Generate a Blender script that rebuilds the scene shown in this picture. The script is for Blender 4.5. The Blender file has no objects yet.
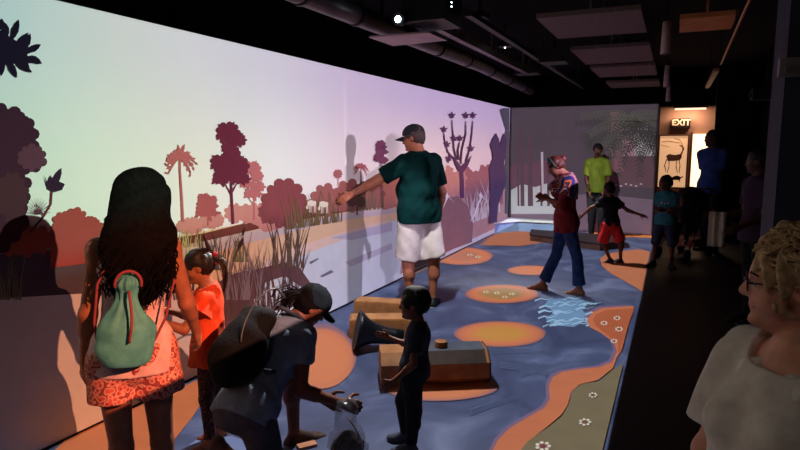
import bpy, math, random
import numpy as np
from mathutils import Vector, Matrix
C = bpy.context.scene.collection
rnd = random.Random(7)
# ------------------------------------------------------------------ camera model (photo frame 800x450)
FPX = 600.0; CH = 1.65
PITCH = math.atan(78/FPX); YAW = math.atan(275/FPX*math.cos(PITCH))
CF = np.array([-math.sin(YAW)*math.cos(PITCH), math.cos(YAW)*math.cos(PITCH), -math.sin(PITCH)])
CR = np.array([math.cos(YAW), math.sin(YAW), 0.0]); CU = np.cross(CR, CF)
CP = np.array([0, 0, CH])
def ray(x, y): return CF + CR*(x-400)/FPX - CU*(y-225)/FPX
def G(x, y, z=0.0):
    d = ray(x, y); return CP + d*((z-CH)/d[2])
def WX(x, y, X=-3.06):
    d = ray(x, y); return CP + d*(X/d[0])
def YY(x, y, Y):
    d = ray(x, y); return CP + d*(Y/d[1])
def AT(x, y, dist):                      # point along the ray at a horizontal distance
    d = ray(x, y); return CP + d*(dist/np.hypot(d[0], d[1]))
# ------------------------------------------------------------------ colours, materials
def lin(c):
    return tuple((v/255/12.92 if v/255 <= .04045 else ((v/255+.055)/1.055)**2.4) for v in c)
def mat(name, rgb, rough=.8, rgb2=None, scale=20, bump=0.0, kind='noise', metal=0.0, spec=.3, emit=0, linear=False, detail=4, stops=None):
    m = bpy.data.materials.new(name); m.use_nodes = True
    nt = m.node_tree; N = nt.nodes; L = nt.links; b = N['Principled BSDF']
    c1 = rgb if linear else lin(rgb)
    b.inputs['Roughness'].default_value = rough; b.inputs['Metallic'].default_value = metal
    b.inputs['Specular IOR Level'].default_value = spec
    b.inputs['Base Color'].default_value = (*c1, 1)
    if emit:
        b.inputs['Emission Color'].default_value = (*c1, 1); b.inputs['Emission Strength'].default_value = emit
    c2 = (tuple(v*.8 for v in c1) if rgb2 is None else (rgb2 if linear else lin(rgb2)))
    tc = N.new('ShaderNodeTexCoord')
    if kind == 'voronoi':
        t = N.new('ShaderNodeTexVoronoi'); t.inputs['Scale'].default_value = scale; out = t.outputs['Distance']
    elif kind == 'wave':
        t = N.new('ShaderNodeTexWave'); t.inputs['Scale'].default_value = scale; t.inputs['Distortion'].default_value = 1.5; t.bands_direction = 'Z'; out = t.outputs['Fac']
    elif kind == 'wavex':
        t = N.new('ShaderNodeTexWave'); t.inputs['Scale'].default_value = scale; t.inputs['Distortion'].default_value = 4; t.inputs['Detail'].default_value = 3; t.bands_direction = 'Y'; out = t.outputs['Fac']
    else:
        t = N.new('ShaderNodeTexNoise'); t.inputs['Scale'].default_value = scale; t.inputs['Detail'].default_value = detail; out = t.outputs['Fac']
    L.new(tc.outputs['Object'], t.inputs['Vector'])
    r = N.new('ShaderNodeValToRGB'); e = r.color_ramp.elements
    e[0].position = .35; e[1].position = .65; e[0].color = (*c1, 1); e[1].color = (*c2, 1)
    if stops:
        while len(e) > 1: e.remove(e[-1])
        r.color_ramp.interpolation = 'CONSTANT'
        e[0].position = 0; e[0].color = (*lin(stops[0][1]), 1)
        for p, c in stops[1:]:
            q = e.new(p); q.color = (*lin(c), 1)
    L.new(out, r.inputs[0]); L.new(r.outputs[0], b.inputs['Base Color'])
    if bump:
        t2 = N.new('ShaderNodeTexNoise'); t2.inputs['Scale'].default_value = scale*3; L.new(tc.outputs['Object'], t2.inputs['Vector'])
        bp = N.new('ShaderNodeBump'); bp.inputs['Strength'].default_value = bump; bp.inputs['Distance'].default_value = .01
        L.new(t2.outputs['Fac'], bp.inputs['Height']); L.new(bp.outputs[0], b.inputs['Normal'])
    return m
def put(name, me, m, parent=None):
    o = bpy.data.objects.new(name, me); C.objects.link(o)
    if m: me.materials.append(m)
    if parent is not None: o.parent = parent
    return o
def thing(name, label, cat, loc=(0, 0, 0), rz=0, group=None):
    o = bpy.data.objects.new(name, None); C.objects.link(o); o.location = tuple(float(v) for v in loc); o.rotation_euler = (0, 0, rz)
    o['label'] = label; o['category'] = cat
    if group: o['group'] = group
    return o
def tag(o, label, cat, group=None):
    o['label'] = label; o['category'] = cat
    if group: o['group'] = group
    return o
def struct(o): o['kind'] = 'structure'; return o
class MB:
    """collects simple solids into one mesh"""
    def __init__(s): s.v = []; s.f = []; s.sm = []
    def add(s, v, f, smooth=False):
        n = len(s.v); s.v += [tuple(float(c) for c in p) for p in v]; s.f += [tuple(i+n for i in q) for q in f]; s.sm += [smooth]*len(f); return s
    def box(s, lo, hi, M=None):
        x0, y0, z0 = lo; x1, y1, z1 = hi
        v = [(x0,y0,z0),(x1,y0,z0),(x1,y1,z0),(x0,y1,z0),(x0,y0,z1),(x1,y0,z1),(x1,y1,z1),(x0,y1,z1)]
        if M is not None: v = [M @ Vector(p) for p in v]
        return s.add(v, [(0,3,2,1),(4,5,6,7),(0,1,5,4),(1,2,6,5),(2,3,7,6),(3,0,4,7)])
    def prism(s, pts, z0, z1):
        n = len(pts); a = sum(pts[i][0]*pts[(i+1)%n][1]-pts[(i+1)%n][0]*pts[i][1] for i in range(n))
        if a < 0: pts = pts[::-1]
        return s.add([(p[0], p[1], z0) for p in pts]+[(p[0], p[1], z1) for p in pts],
            [tuple(range(n-1, -1, -1)), tuple(range(n, 2*n))]+[(i, (i+1)%n, (i+1)%n+n, i+n) for i in range(n)])
    def tube(s, pts, rad, n=8, smooth=True, cap=True):
        pts = [Vector([float(c) for c in p]) for p in pts]
        if not isinstance(rad, (list, tuple)): rad = [rad]*len(pts)
        v = []; ref = None
        for i, p in enumerate(pts):
            t = (pts[min(i+1, len(pts)-1)]-pts[max(i-1, 0)]).normalized()
            if ref is None: ref = t.orthogonal().normalized()
            ref = (ref-t*ref.dot(t)).normalized(); b = t.cross(ref)
            for k in range(n):
                a = 2*math.pi*k/n; v.append(p+(ref*math.cos(a)+b*math.sin(a))*rad[i])
        f = [(i*n+k, i*n+(k+1)%n, (i+1)*n+(k+1)%n, (i+1)*n+k) for i in range(len(pts)-1) for k in range(n)]
        s.add(v, f, smooth)
        if cap:
            m = len(s.v)-len(v); s.f += [tuple(m+k for k in range(n-1, -1, -1)), tuple(m+(len(pts)-1)*n+k for k in range(n))]; s.sm += [False, False]
        return s
    def ball(s, c, r, n=10):
        if not hasattr(r, '__len__'): r = (r, r, r)
        v = []; f = []; m = n*2
        for i in range(1, n):
            th = math.pi*i/n
            for k in range(m):
                ph = 2*math.pi*k/m; v.append((c[0]+r[0]*math.sin(th)*math.cos(ph), c[1]+r[1]*math.sin(th)*math.sin(ph), c[2]+r[2]*math.cos(th)))
        v += [(c[0], c[1], c[2]+r[2]), (c[0], c[1], c[2]-r[2])]; T = len(v)-2
        for i in range(n-2):
            for k in range(m): f.append((i*m+k, (i+1)*m+k, (i+1)*m+(k+1)%m, i*m+(k+1)%m))
        for k in range(m): f += [(T, k, (k+1)%m), (T+1, (n-2)*m+(k+1)%m, (n-2)*m+k)]
        return s.add(v, f, True)
    def build(s, name, m, parent=None):
        me = bpy.data.meshes.new(name); me.from_pydata(s.v, [], s.f)
        me.polygons.foreach_set('use_smooth', s.sm); me.update()
        return put(name, me, m, parent)
# ------------------------------------------------------------------ smooth implicit solids -> one continuous mesh
def nv(v):
    v = np.array(v, float); return v/max(np.linalg.norm(v), 1e-9)
class Field:
    def __init__(s): s.ops = []; s.clips = []; s.folds = None
    def cap(s, a, b, ra, rb=None, k=.02, flat=None, ff=1.0, cut=False, cuta=False, sub=False):
        a = np.array(a, float); b = np.array(b, float); rb = ra if rb is None else rb
        R = max(ra, rb)*max(1, ff)+.01
        def fn(p):
            ba = b-a; L = max(float(ba@ba), 1e-9); q = p-a
            t = np.clip((q@ba)/L, 0, 1)[..., None]; q = q-t*ba
            if flat is not None:
                f = nv(flat); q = q+f*((q@f)*(1/ff-1))[..., None]
            d = np.sqrt((q*q).sum(-1))-(ra+(rb-ra)*t[..., 0])
            if cut: d = np.maximum(d, (p-b)@nv(ba))
            if cuta: d = np.maximum(d, (a-p)@nv(ba))
            return d
        s.ops.append((fn, np.minimum(a, b)-R, np.maximum(a, b)+R, k, sub)); return s
    def ell(s, c, r, ax=None, k=.02, sub=False):
        c = np.array(c, float); r = np.array(r, float); A = np.eye(3) if ax is None else np.array(ax, float)
        R = r.max()+.01
        def fn(p):
            q = (p-c)@A.T; k0 = np.sqrt(((q/r)**2).sum(-1)); k1 = np.sqrt(((q/(r*r))**2).sum(-1))+1e-9
            return k0*(k0-1)/k1
        s.ops.append((fn, c-R, c+R, k, sub)); return s
    def clip(s, p, n): s.clips.append((np.array(p, float), nv(n))); return s
    def grid(s, h):
        lo = np.min([o[1] for o in s.ops if not o[4]], axis=0)-3*h; hi = np.max([o[2] for o in s.ops if not o[4]], axis=0)+3*h
        n = np.ceil((hi-lo)/h).astype(int)+1; F = np.full(n, .5, np.float32)
        ax = [lo[i]+h*np.arange(n[i]) for i in range(3)]
        for fn, a, b, k, sub in s.ops:
            m = k+2*h
            i0 = np.clip(np.floor((a-m-lo)/h).astype(int), 0, n); i1 = np.clip(np.ceil((b+m-lo)/h).astype(int)+1, 0, n)
            if (i1 <= i0).any(): continue
            sl = tuple(slice(i0[i], i1[i]) for i in range(3))
            X, Y, Z = np.meshgrid(*[ax[i][sl[i]] for i in range(3)], indexing='ij')
            d = fn(np.stack([X, Y, Z], -1)); f = F[sl]
            if sub:
                d = -d; hh = np.clip(.5+.5*(d-f)/k, 0, 1); F[sl] = f+(d-f)*hh+k*hh*(1-hh)
            else:
                hh = np.clip(.5+.5*(f-d)/k, 0, 1); F[sl] = f+(d-f)*hh-k*hh*(1-hh)
        if s.clips or s.folds:
            I = np.argwhere(F < 3*h+.02); P = lo+h*I; v = F[tuple(I.T)]
            if s.folds: v = v+s.folds(P)
            for p, nn in s.clips: v = np.maximum(v, (P-p)@nn)
            F[tuple(I.T)] = v
        return F, lo
    def mesh(s, name, m, parent=None, h=.008):
        F, lo = s.grid(h); S = F < 0
        n = np.array(F.shape)-1
        cnt = np.zeros(n, np.int8)
        offs = [(i, j, k) for i in (0, 1) for j in (0, 1) for k in (0, 1)]
        for o in offs: cnt += S[o[0]:o[0]+n[0], o[1]:o[1]+n[1], o[2]:o[2]+n[2]]
        act = (cnt > 0) & (cnt < 8); I = np.argwhere(act); idx = np.full(n, -1, np.int32); idx[act] = np.arange(len(I))
        acc = np.zeros((len(I), 3)); w = np.zeros(len(I))
        for o in offs:
            for axn in range(3):
                if o[axn]: continue
                o2 = list(o); o2[axn] = 1
                f0 = F[tuple((I+o).T)]; f1 = F[tuple((I+o2).T)]; c = (f0 < 0) != (f1 < 0)
                t = np.where(c, f0/np.where(c, f0-f1, 1), 0)
                p = np.tile(np.array(o, float), (len(I), 1)); p[:, axn] = t
                acc += p*c[:, None]; w += c
        V = lo+h*(I+acc/w[:, None])
        Q = []
        for axn in range(3):
            a, b = [(1, 2), (2, 0), (0, 1)][axn]
            sl0 = [slice(None)]*3; sl1 = [slice(None)]*3; sl0[axn] = slice(0, -1); sl1[axn] = slice(1, None)
            D = S[tuple(sl0)] != S[tuple(sl1)]; E = np.argwhere(D)
            ok = (E[:, a] > 0) & (E[:, b] > 0) & (E[:, a] < n[a]) & (E[:, b] < n[b]); E = E[ok]
            ea = np.zeros(3, int); ea[a] = 1; eb = np.zeros(3, int); eb[b] = 1
            q = np.stack([idx[tuple((E-ea-eb).T)], idx[tuple((E-eb).T)], idx[tuple(E.T)], idx[tuple((E-ea).T)]], 1)
            ins = S[tuple(E.T)]; q[~ins] = q[~ins][:, ::-1]; Q.append(q)
        Q = np.concatenate(Q); Q = Q[(Q >= 0).all(1)]
        me = bpy.data.meshes.new(name)
        me.vertices.add(len(V)); me.vertices.foreach_set('co', V.astype(np.float32).ravel())
        me.loops.add(len(Q)*4); me.loops.foreach_set('vertex_index', Q.astype(np.int32).ravel())
        me.polygons.add(len(Q)); me.polygons.foreach_set('loop_start', np.arange(0, len(Q)*4, 4, dtype=np.int32))
        me.polygons.foreach_set('use_smooth', np.ones(len(Q), bool)); me.update(calc_edges=True); me.validate()
        return put(name, me, m, parent)
def wrinkle(amp, fr=28, seed=0):
    r = np.random.RandomState(seed); K = r.randn(5, 3)*fr*np.array([1, 1, .6]); ph = r.rand(5)*6
    def fn(P):
        v = 0
        for k, p in zip(K, ph): v = v+np.sin(P@k+p+1.5*np.sin(P@k[::-1]*.4))
        return amp*v/2.2
    return fn
# ------------------------------------------------------------------ people
class Person:
    def __init__(s, label, px, dist, H, face, spine=(0, 1, 0), neck=None, look=None, hr=7.3, arms=None, legs=None,
                 skin=(120, 75, 55), h=.008, bulk=1.0, belly=0.0, bust=0.0, hipw=1.0, curl=.5, pelvis_z=None, tilt=None, seed=1, loc=None, headup=None):
        s.d = dist; s.h = h; s.H = H; s.seed = seed
        g = AT(px, 300, dist) if loc is None else np.array([loc[0], loc[1], 0.0])
        g[2] = 0; s.base = g
        fh = nv([g[0], g[1], 0]); rh = np.array([fh[1], -fh[0], 0.0])
        s.V = lambda v: rh*v[0]+np.array([0, 0, 1.0])*v[1]+fh*v[2]
        V = s.V; s.u = u = H/1.75; s.bulk = bulk
        s.root = thing('person', label, 'person', g)
        s.up = nv(V(spine)); f = V(face); s.f = f = nv(f-s.up*(f@s.up)); s.x = x = np.cross(f, s.up)
        hh = s.hh = H/hr
        k = hh/(H/7.5)                      # larger head, slightly shorter body for children
        leg = H*.245*(1-.09*(k-1)*2); shin = H*.235*(1-.09*(k-1)*2); torso = (H-hh*1.0-leg-shin-.045*H)*.93
        s.leg, s.shin, s.torso = leg, shin, torso
        ang = legs or [((.05, -1, 0), (0, -1, 0), None), ((.05, -1, 0), (0, -1, 0), None)]
        if arms is None: arms = [((-.15, -1, 0), (-.1, -1, .1)), ((.15, -1, 0), (.1, -1, .1))]
        P = np.zeros(3); s.j = j = {'pelvis': P}
        s.hipx = .088*u*hipw
        feet = []
        for i, sg in enumerate((-1, 1)):    # 0: person's left, 1: right
            L = ang[i]; hp = P+x*sg*s.hipx-s.up*.02*u
            kn = hp+nv(V(L[0]))*leg; an = kn+nv(V(L[1]))*shin
            fd = V(L[2]) if len(L) > 2 and L[2] is not None else np.array([f[0], f[1], 0.0])
            fd = nv(fd); j['hip%d' % i], j['knee%d' % i], j['ank%d' % i], j['fd%d' % i] = hp, kn, an, fd
            feet.append(min(an[2]-.075*u, (an+fd*.15*u)[2]-.03*u, kn[2]-.055*u))
        off = np.array([0, 0, -min(feet)]) if pelvis_z is None else np.array([0, 0, pelvis_z])
        for kk in list(j):
            if not kk.startswith('fd'): j[kk] = j[kk]+off
        P = j['pelvis']
        s.chest = P+s.up*torso*.72; s.neck = P+s.up*torso
        nk = nv(V(neck)) if neck is not None else s.up
        s.sw = .155*u*bulk**.5*(1 if hr > 6.5 else .92)
        for i, sg in enumerate((-1, 1)):
            A = arms[i]; sh = s.neck-s.up*.075*u+x*sg*s.sw
            el = sh+nv(V(A[0]))*H*.172; wr = el+nv(V(A[1]))*H*.148
            j['sh%d' % i], j['el%d' % i], j['wr%d' % i] = sh, el, wr
            j['hd%d' % i] = nv(V(A[2])) if len(A) > 2 and A[2] is not None else nv(V(A[1]))
        lk = nv(V(look)) if look is not None else f
        hz = nv(V(headup)) if headup is not None else nk
        hf = nv(lk); hx = nv(np.cross(hf, hz)); hz = np.cross(hx, hf)
        s.hA = np.array([hx, hf, hz]); s.hc = s.neck+nk*.035*u+hz*hh*.52+hf*hh*.10
        s.nk = nk; s.belly = belly; s.bust = bust; s.curl = curl
        s.skin = mat('skin', skin, .55, tuple(v*.9 for v in skin), 30, .05)
        s.body()
    def hp(s, v): return s.hc+s.hh*(np.array(v, float)@s.hA)
    def torso_f(s, F, o=0.0, low=0.0, top=True):
        u, b, P, up, x, f = s.u, s.bulk, s.j['pelvis'], s.up, s.x, s.f; T = s.torso; A = np.array([x, f, up])
        F.ell(P+up*(.02-low)*u, (.155*u*b**.6*(s.hipx/(.088*u))**.6+o, .112*u*b+o, .13*u+o), A, .04*u)
        F.ell(P-f*.04*u-up*.02*u, (.135*u*b**.6+o, .09*u*b+o, .10*u+o), A, .04*u)
        F.ell(P+up*T*.38+f*s.belly*.5*u, (.128*u*b+o, (.098+s.belly*.8)*u*b+o, .16*u+o), A, .05*u)
        F.ell(s.chest, (.152*u*b**.7+o, .108*u*b**.7+o, .17*u+o), A, .05*u)
        if s.bust:
            for sg in (-1, 1): F.ell(P+up*T*.64+x*sg*.07*u+f*(.075+s.bust*.3)*u, (.065*u+o*.5,)*3, A, .05*u)
        if top:
            for i in (0, 1): F.cap(s.neck-up*.015*u, s.j['sh%d' % i], .042*u*b+o*.8, .05*u*b**.7+o*.8, k=.04*u)
            F.cap(s.neck-up*.03*u, s.neck-up*.03*u+s.nk*.05*u, .07*u*b+o*.3, .055*u+o*.2, k=.04*u)
    def arm_f(s, F, i, o=0.0, frac=2.0, k=.02):
        u, b = s.u, s.bulk; j = s.j; sh, el, wr = j['sh%d' % i], j['el%d' % i], j['wr%d' % i]
        if frac <= 1:
            e = sh+(el-sh)*frac; F.cap(sh, e, .05*u*b+o, (.05-.008*frac)*u*b+o*1.3, k=k*1.5, cut=frac < 1)
            return
        F.cap(sh, el, .048*u*b+o, .037*u*b+o, k=k*1.5)
        e = el+(wr-el)*min(1, frac-1); F.cap(el, el+(e-el)*.35, .038*u*b+o, .037*u*b+o, k=k); F.cap(el, e, .037*u*b+o, (.037-.012*(frac-1))*u*b+o, k=k, cut=frac < 2)
    def leg_f(s, F, i, o=0.0, frac=2.0, k=.03, flare=0.0):
        u, b = s.u, s.bulk; j = s.j; hp, kn, an = j['hip%d' % i], j['knee%d' % i], j['ank%d' % i]
        if frac <= 1:
            e = hp+(kn-hp)*frac; F.cap(hp, e, .085*u*b**.8+o, (.085-.03*frac)*u*b**.8+o+flare, k=k, cut=True); return
        F.cap(hp, kn, .084*u*b**.8+o, .053*u*b**.6+o, k=k)
        e = kn+(an-kn)*min(1, frac-1)
        back = -s.f*.012*u
        F.cap(kn+back*.5, kn+(e-kn)*.4+back, .049*u*b**.6+o, .05*u*b**.6+o, k=k*.7)
        F.cap(kn, e, .048*u*b**.6+o, .048*u-.015*(frac-1)*u+o+flare, k=k*.7, cut=frac < 2)
    def body(s):
        u, j, h = s.u, s.j, s.h; F = Field(); s.torso_f(F)
        F.cap(s.neck-s.up*.03*u, s.hp((0, -.10, -.2)), .052*u*s.bulk**.5, .05*u*s.bulk**.5, k=.03*u)
        hA, hh = s.hA, s.hh; kk = .05*hh
        E = lambda c, r, k=.06, sub=False: F.ell(s.hp(c), np.array(r)*hh, hA, k*hh, sub)
        K = lambda a, b, r1, r2, k=.05: F.cap(s.hp(a), s.hp(b), r1*hh, r2*hh, k=k*hh)
        E((0, -.06, .12), (.325, .42, .375)); E((0, .08, -.08), (.275, .31, .36), .08); K((0, .06, -.28), (0, .22, -.37), .15, .11, .1)
        K((-.13, .30, .09), (.13, .30, .09), .055, .055, .06)
        for sg in (-1, 1):
            E((sg*.135, .42, .01), (.07, .06, .05), .06, True); E((sg*.17, .21, -.12), (.09, .11, .10), .08)
        K((0, .36, .03), (0, .425, -.09), .03, .052, .04)
        for sg in (-1, 1): E((sg*.045, .385, -.11), (.035, .045, .03), .03)
        K((-.06, .355, -.215), (.06, .355, -.215), .03, .03, .03); K((-.05, .35, -.26), (.05, .35, -.26), .03, .03, .03); E((0, .33, -.375), (.08, .07, .06), .06)
        for sg in (-1, 1): E((sg*.325, -.04, -.02), (.035, .085, .12), .03); E((sg*.36, -.0, -.02), (.02, .04, .06), .02, True)
        for i in (0, 1): s.arm_f(F, i, k=.02*u); s.leg_f(F, i, k=.03*u); s.hand_f(F, i); s.foot_f(F, i)
        s.bodyo = F.mesh('body', s.skin, s.root, h)
        em = mat('eye', (40, 30, 28), .2); wm = mat('eye_white', (150, 140, 135), .3)
        for sg in (-1, 1):
            o = MB().ball(s.hp((sg*.13, 0.312, .005)), .046*hh, 8).build('eye', wm, s.root)
            MB().ball(s.hp((sg*.13, .338, .005)), .026*hh, 6).build('iris', em, o)
        s.browm = mat('brow', (30, 22, 20), .8)
        for sg in (-1, 1): MB().tube([s.hp((sg*.05, .365, .085)), s.hp((sg*.13, .36, .11)), s.hp((sg*.21, .31, .085))], [.014*hh, .018*hh, .008*hh], 6).build('eyebrow', s.browm, s.root)
        MB().tube([s.hp((-.10, .335, -.238)), s.hp((-.04, .378, -.23)), s.hp((.04, .378, -.23)), s.hp((.10, .335, -.238))], [.008*hh, .018*hh, .018*hh, .008*hh], 6).build('lips', mat('lips', tuple(min(255, v*1.0) for v in (120, 60, 55)), .5), s.root)
    def hand_f(s, F, i):
        u, j = s.u*(1 if s.hh < s.H/6.5 else 1.0), s.j; w, d = j['wr%d' % i], j['hd%d' % i]; sg = (-1, 1)[i]
        # palm normal: towards the body's mid-line / down
        n = s.x*(-sg)+s.f*.2; n = n-d*(n@d)
        if np.linalg.norm(n) < .3: n = np.array([0, 0, -1.0])-d*(-d[2])
        n = nv(n); t = np.cross(d, n)
        if t@(s.f+np.array([0, 0, .3])) < 0: t = -t            # thumb side
        hl = .108*s.H; r = .0088*u; c = s.curl
        F.cap(w-d*.01, w+d*hl*.2, .022*u, .022*u, k=.012, flat=n, ff=.75)
        for q, (off, ln) in enumerate(((.36, .44), (.13, .5), (-.11, .46), (-.33, .36))):
            kn = w+d*hl*(.5-.03*abs(q-1))+t*off*hl*.48
            F.cap(w+d*hl*.1+t*off*hl*.25, kn, .0155*u, .0135*u, k=.012*u)
            p = kn; dr = d
            for seg in range(3):
                a = c*(.55+.35*seg); dr = nv(dr*math.cos(a)+n*math.sin(a)); L = ln*hl*(.42, .32, .26)[seg]
                F.cap(p, p+dr*L, r*(1.05-.1*seg), r*(.95-.1*seg), k=.003*u); p = p+dr*L
        p = w+d*hl*.16+t*hl*.16; dr = nv(d*.6+t*.75+n*.3)
        F.cap(p, p+dr*hl*.26, .0145*u, .011*u, k=.01*u); p = p+dr*hl*.26; dr = nv(d*.9+t*.25+n*.4); F.cap(p, p+dr*hl*.22, .0105*u, .009*u, k=.004*u)
    def foot_f(s, F, i, o=0.0):
        u, j = s.u, s.j; an, d = j['ank%d' % i], j['fd%d' % i]; hl = .15*s.H
        sh = nv(j['ank%d' % i]-j['knee%d' % i]); dn = nv(sh-d*(sh@d))
        w = np.cross(d, dn); heel = an+dn*.045*u-d*.03*u; ball = an+dn*.055*u+d*hl*.5; toe = an+dn*.058*u+d*hl*.72
        F.cap(heel, ball, .032*u+o, .03*u+o, k=.02*u); F.cap(an, ball, .034*u+o, .026*u+o, k=.02*u)
        F.cap(ball-w*.02*u, toe-w*.018*u, .024*u+o, .017*u+o, k=.015*u); F.cap(ball+w*.02*u, toe+w*.012*u-d*.01, .024*u+o, .016*u+o, k=.015*u)
    # ---- clothes
    def top(s, m, sleeve=.55, ease=.014, low=.0, name='shirt', hem=.05, tank=False, fold=.002, neckcut=.0, collar=None, skirt=0.0):
        F = Field(); s.torso_f(F, ease, top=not tank); P, up, u = s.j['pelvis'], s.up, s.u
        if tank:
            for sg, i in ((-1, 0), (1, 1)): F.cap(s.chest+s.x*sg*.09*u, s.neck-up*.035*u+s.x*sg*.085*u, .05*u+ease, .05*u+ease*.4, k=.03)
        if hem > .0: F.cap(P+up*.05*u, P-up*hem*u, .115*u*s.bulk+ease, .12*u*s.bulk+ease+skirt, k=.05, flat=s.x, ff=1.32*(s.hipx/(.088*u))**.4, cut=True)
        if sleeve:
            for i in (0, 1): s.arm_f(F, i, ease, sleeve)
        if fold: F.folds = wrinkle(fold, 26/u**.5, s.seed)
        F.clip(P-up*(hem+.001)*u, -up)
        if tank: F.clip(s.neck-up*.005*u, up+s.f*.2)
        else:
            r_ = .062*u*s.bulk**.5+neckcut; c_ = s.neck+up*.02*u+s.f*(.012+neckcut*.6)*u
            F.cap(c_-up*.01*u, c_+up*.12*u, r_, r_*1.5, k=.008, sub=True)
        o = F.mesh(name, m, s.root, s.h)
        if collar:
            c = s.neck+s.nk*.012*u; r = .066*u*s.bulk**.5+neckcut*.9
            MB().tube([c+(s.x*math.cos(a)*1.05+s.f*math.sin(a)*1.0)*r+s.nk*(.012 if math.sin(a) < .5 else -.012)*u for a in np.linspace(-math.pi*1.4, math.pi*.4, 20)], [.011*u]*20, 6).build('collar', collar, o)
        return o
    def pants(s, m, frac=2.0, ease=.012, flare=0.0, name='trousers', fold=.0018, waist=.10):
        F = Field(); P, up, u = s.j['pelvis'], s.up, s.u
        A = np.array([s.x, s.f, up])
        F.ell(P+up*.03*u, (.155*u*s.bulk**.6*(s.hipx/(.088*u))**.6+ease, .112*u*s.bulk+ease, .13*u+ease), A, .03)
        F.ell(P-s.f*.04*u-up*.02*u, (.135*u*s.bulk**.6+ease, .09*u*s.bulk+ease, .10*u+ease), A, .04*u)
        for i in (0, 1): s.leg_f(F, i, ease, frac, .03*u, flare)
        if fold: F.folds = wrinkle(fold, 24/u**.5, s.seed+5)
        F.clip(P+up*waist*u, up)
        return F.mesh(name, m, s.root, s.h)
    def shoes(s, m, sole=None, name='shoe', o=.009):
        for i in (0, 1):
            F = Field(); s.foot_f(F, i, o); r = F.mesh(name, m, s.root, s.h)
            if sole:
                u, j = s.u, s.j; an, d = j['ank%d' % i], j['fd%d' % i]; sh = nv(j['ank%d' % i]-j['knee%d' % i]); dn = nv(sh-d*(sh@d)); hl = .15*s.H
                F = Field(); F.cap(an+dn*.07*u-d*.035*u, an+dn*.072*u+d*hl*.55, .034*u, .036*u, k=.01, flat=dn, ff=.38); F.cap(an+dn*.072*u+d*hl*.5, an+dn*.072*u+d*hl*.74, .038*u, .03*u, k=.01, flat=dn, ff=.36)
                F.mesh('sole', sole, r, s.h*.8)
    def sandals(s, m):
        for i in (0, 1):
            u, j = s.u, s.j; an, d = j['ank%d' % i], j['fd%d' % i]; sh = nv(j['ank%d' % i]-j['knee%d' % i]); dn = nv(sh-d*(sh@d)); w = np.cross(d, dn); hl = .15*s.H
            F = Field(); F.cap(an+dn*.078*u-d*.035*u, an+dn*.082*u+d*hl*.74, .034*u, .036*u, k=.01, flat=dn, ff=.3); r = F.mesh('sandal', m, s.root, s.h*.8)
            b = MB()
            for t in (.3, .55):
                c = an+dn*.05*u+d*hl*t; b.tube([c+w*.036*u*math.cos(a)-dn*.03*u*math.sin(a) for a in np.linspace(-.3, math.pi+.3, 9)], [.007*u]*9, 6)
            b.build('strap', m, r)
    def hair(s, m, style='short', name='hair', amp=.004, back=.0):
        F = Field(); hh, A = s.hh, s.hA
        F.ell(s.hp((0, -.09, .15)), np.array((.365, .43, .40))*hh, A, .02)
        if style in ('bob', 'curly'):
            F.ell(s.hp((0, -.2, .0)), np.array((.38, .34, .42))*hh, A, .03)
            for sg in (-1, 1): F.ell(s.hp((sg*.3, .0, .02)), np.array((.12, .2, .3))*hh, A, .03)
        if style == 'short': F.ell(s.hp((0, -.24, -.05)), np.array((.29, .22, .27))*hh, A, .03)
        if style in ('pony', 'bun'): F.ell(s.hp((0, -.22, -.02)), np.array((.31, .25, .3))*hh, A, .03)
        F.ell(s.hp((0, .42, -.10)), np.array((.30, .24, .36))*hh, A, .03*hh, True)
        if style not in ('bob',): [F.ell(s.hp((sg*.4, .1, -.12)), np.array((.14, .18, .24))*hh, A, .03*hh, True) for sg in (-1, 1)]
        F.folds = wrinkle(amp*hh/.22, 70, s.seed+9)
        return F.mesh(name, m, s.root, s.h*.8)
    def capp(s, m, side=None, brim_dir=1):
        hh = s.hh; F = Field(); F.ell(s.hp((0, -.05, .2)), np.array((.38, .46, .37))*hh, s.hA, .02); F.clip(s.hp((0, 0, .13)), -s.hA[2]+.12*s.hA[1])
        o = F.mesh('cap', m, s.root, s.h*.8); b = MB(); top = []; n = 12
        for zz in (.0, -.035):
            for r0 in (0, 1):
                for a in np.linspace(-1, 1, n): 
                    x = a*.33; y = (math.sqrt(max(0, 1-(a*.9)**2))*.30+.1 if r0 == 0 else .34+.38*math.sqrt(max(0, 1-a*a))**.8)
                    top.append(s.hp((x, y*brim_dir, .17-.06*(r0)-.08*a*a+zz)))
        f = []
        for q in (0, 2):
            for i in range(n-1): f.append((q*n+i, q*n+i+1, (q+1)*n+i+1, (q+1)*n+i))
        for i in range(n-1): f.append((n+i, n+i+1, 3*n+i+1, 3*n+i)); f.append((i, i+1, 2*n+i+1, 2*n+i))
        b.add(top, f, True); b.build('brim', m, o); MB().ball(s.hp((0, -.05, .57)), .022*hh, 5).build('button', m, o)
        return o
    def glasses(s, m):
        hh = s.hh; b = MB()
        for sg in (-1, 1):
            b.tube([s.hp((sg*.135+.085*math.cos(a), .40+.0*a, .0+.07*math.sin(a))) for a in np.linspace(0, 2*math.pi, 17)], .010*hh, 6)
            b.tube([s.hp((sg*.22, .39, .02)), s.hp((sg*.33, .25, .03)), s.hp((sg*.345, -.02, .03))], .011*hh, 6)
        b.tube([s.hp((-.05, .40, .02)), s.hp((0, .42, .03)), s.hp((.05, .40, .02))], .010*hh, 6)
        return b.build('glasses', m, s.root)
def strands(name, m, parent, roots, rad=.004, n=5):
    b = MB()
    for pts in roots: b.tube(pts, [rad*(1-.7*i/(len(pts)-1)) for i in range(len(pts))], n)
    return b.build(name, m, parent)
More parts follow.
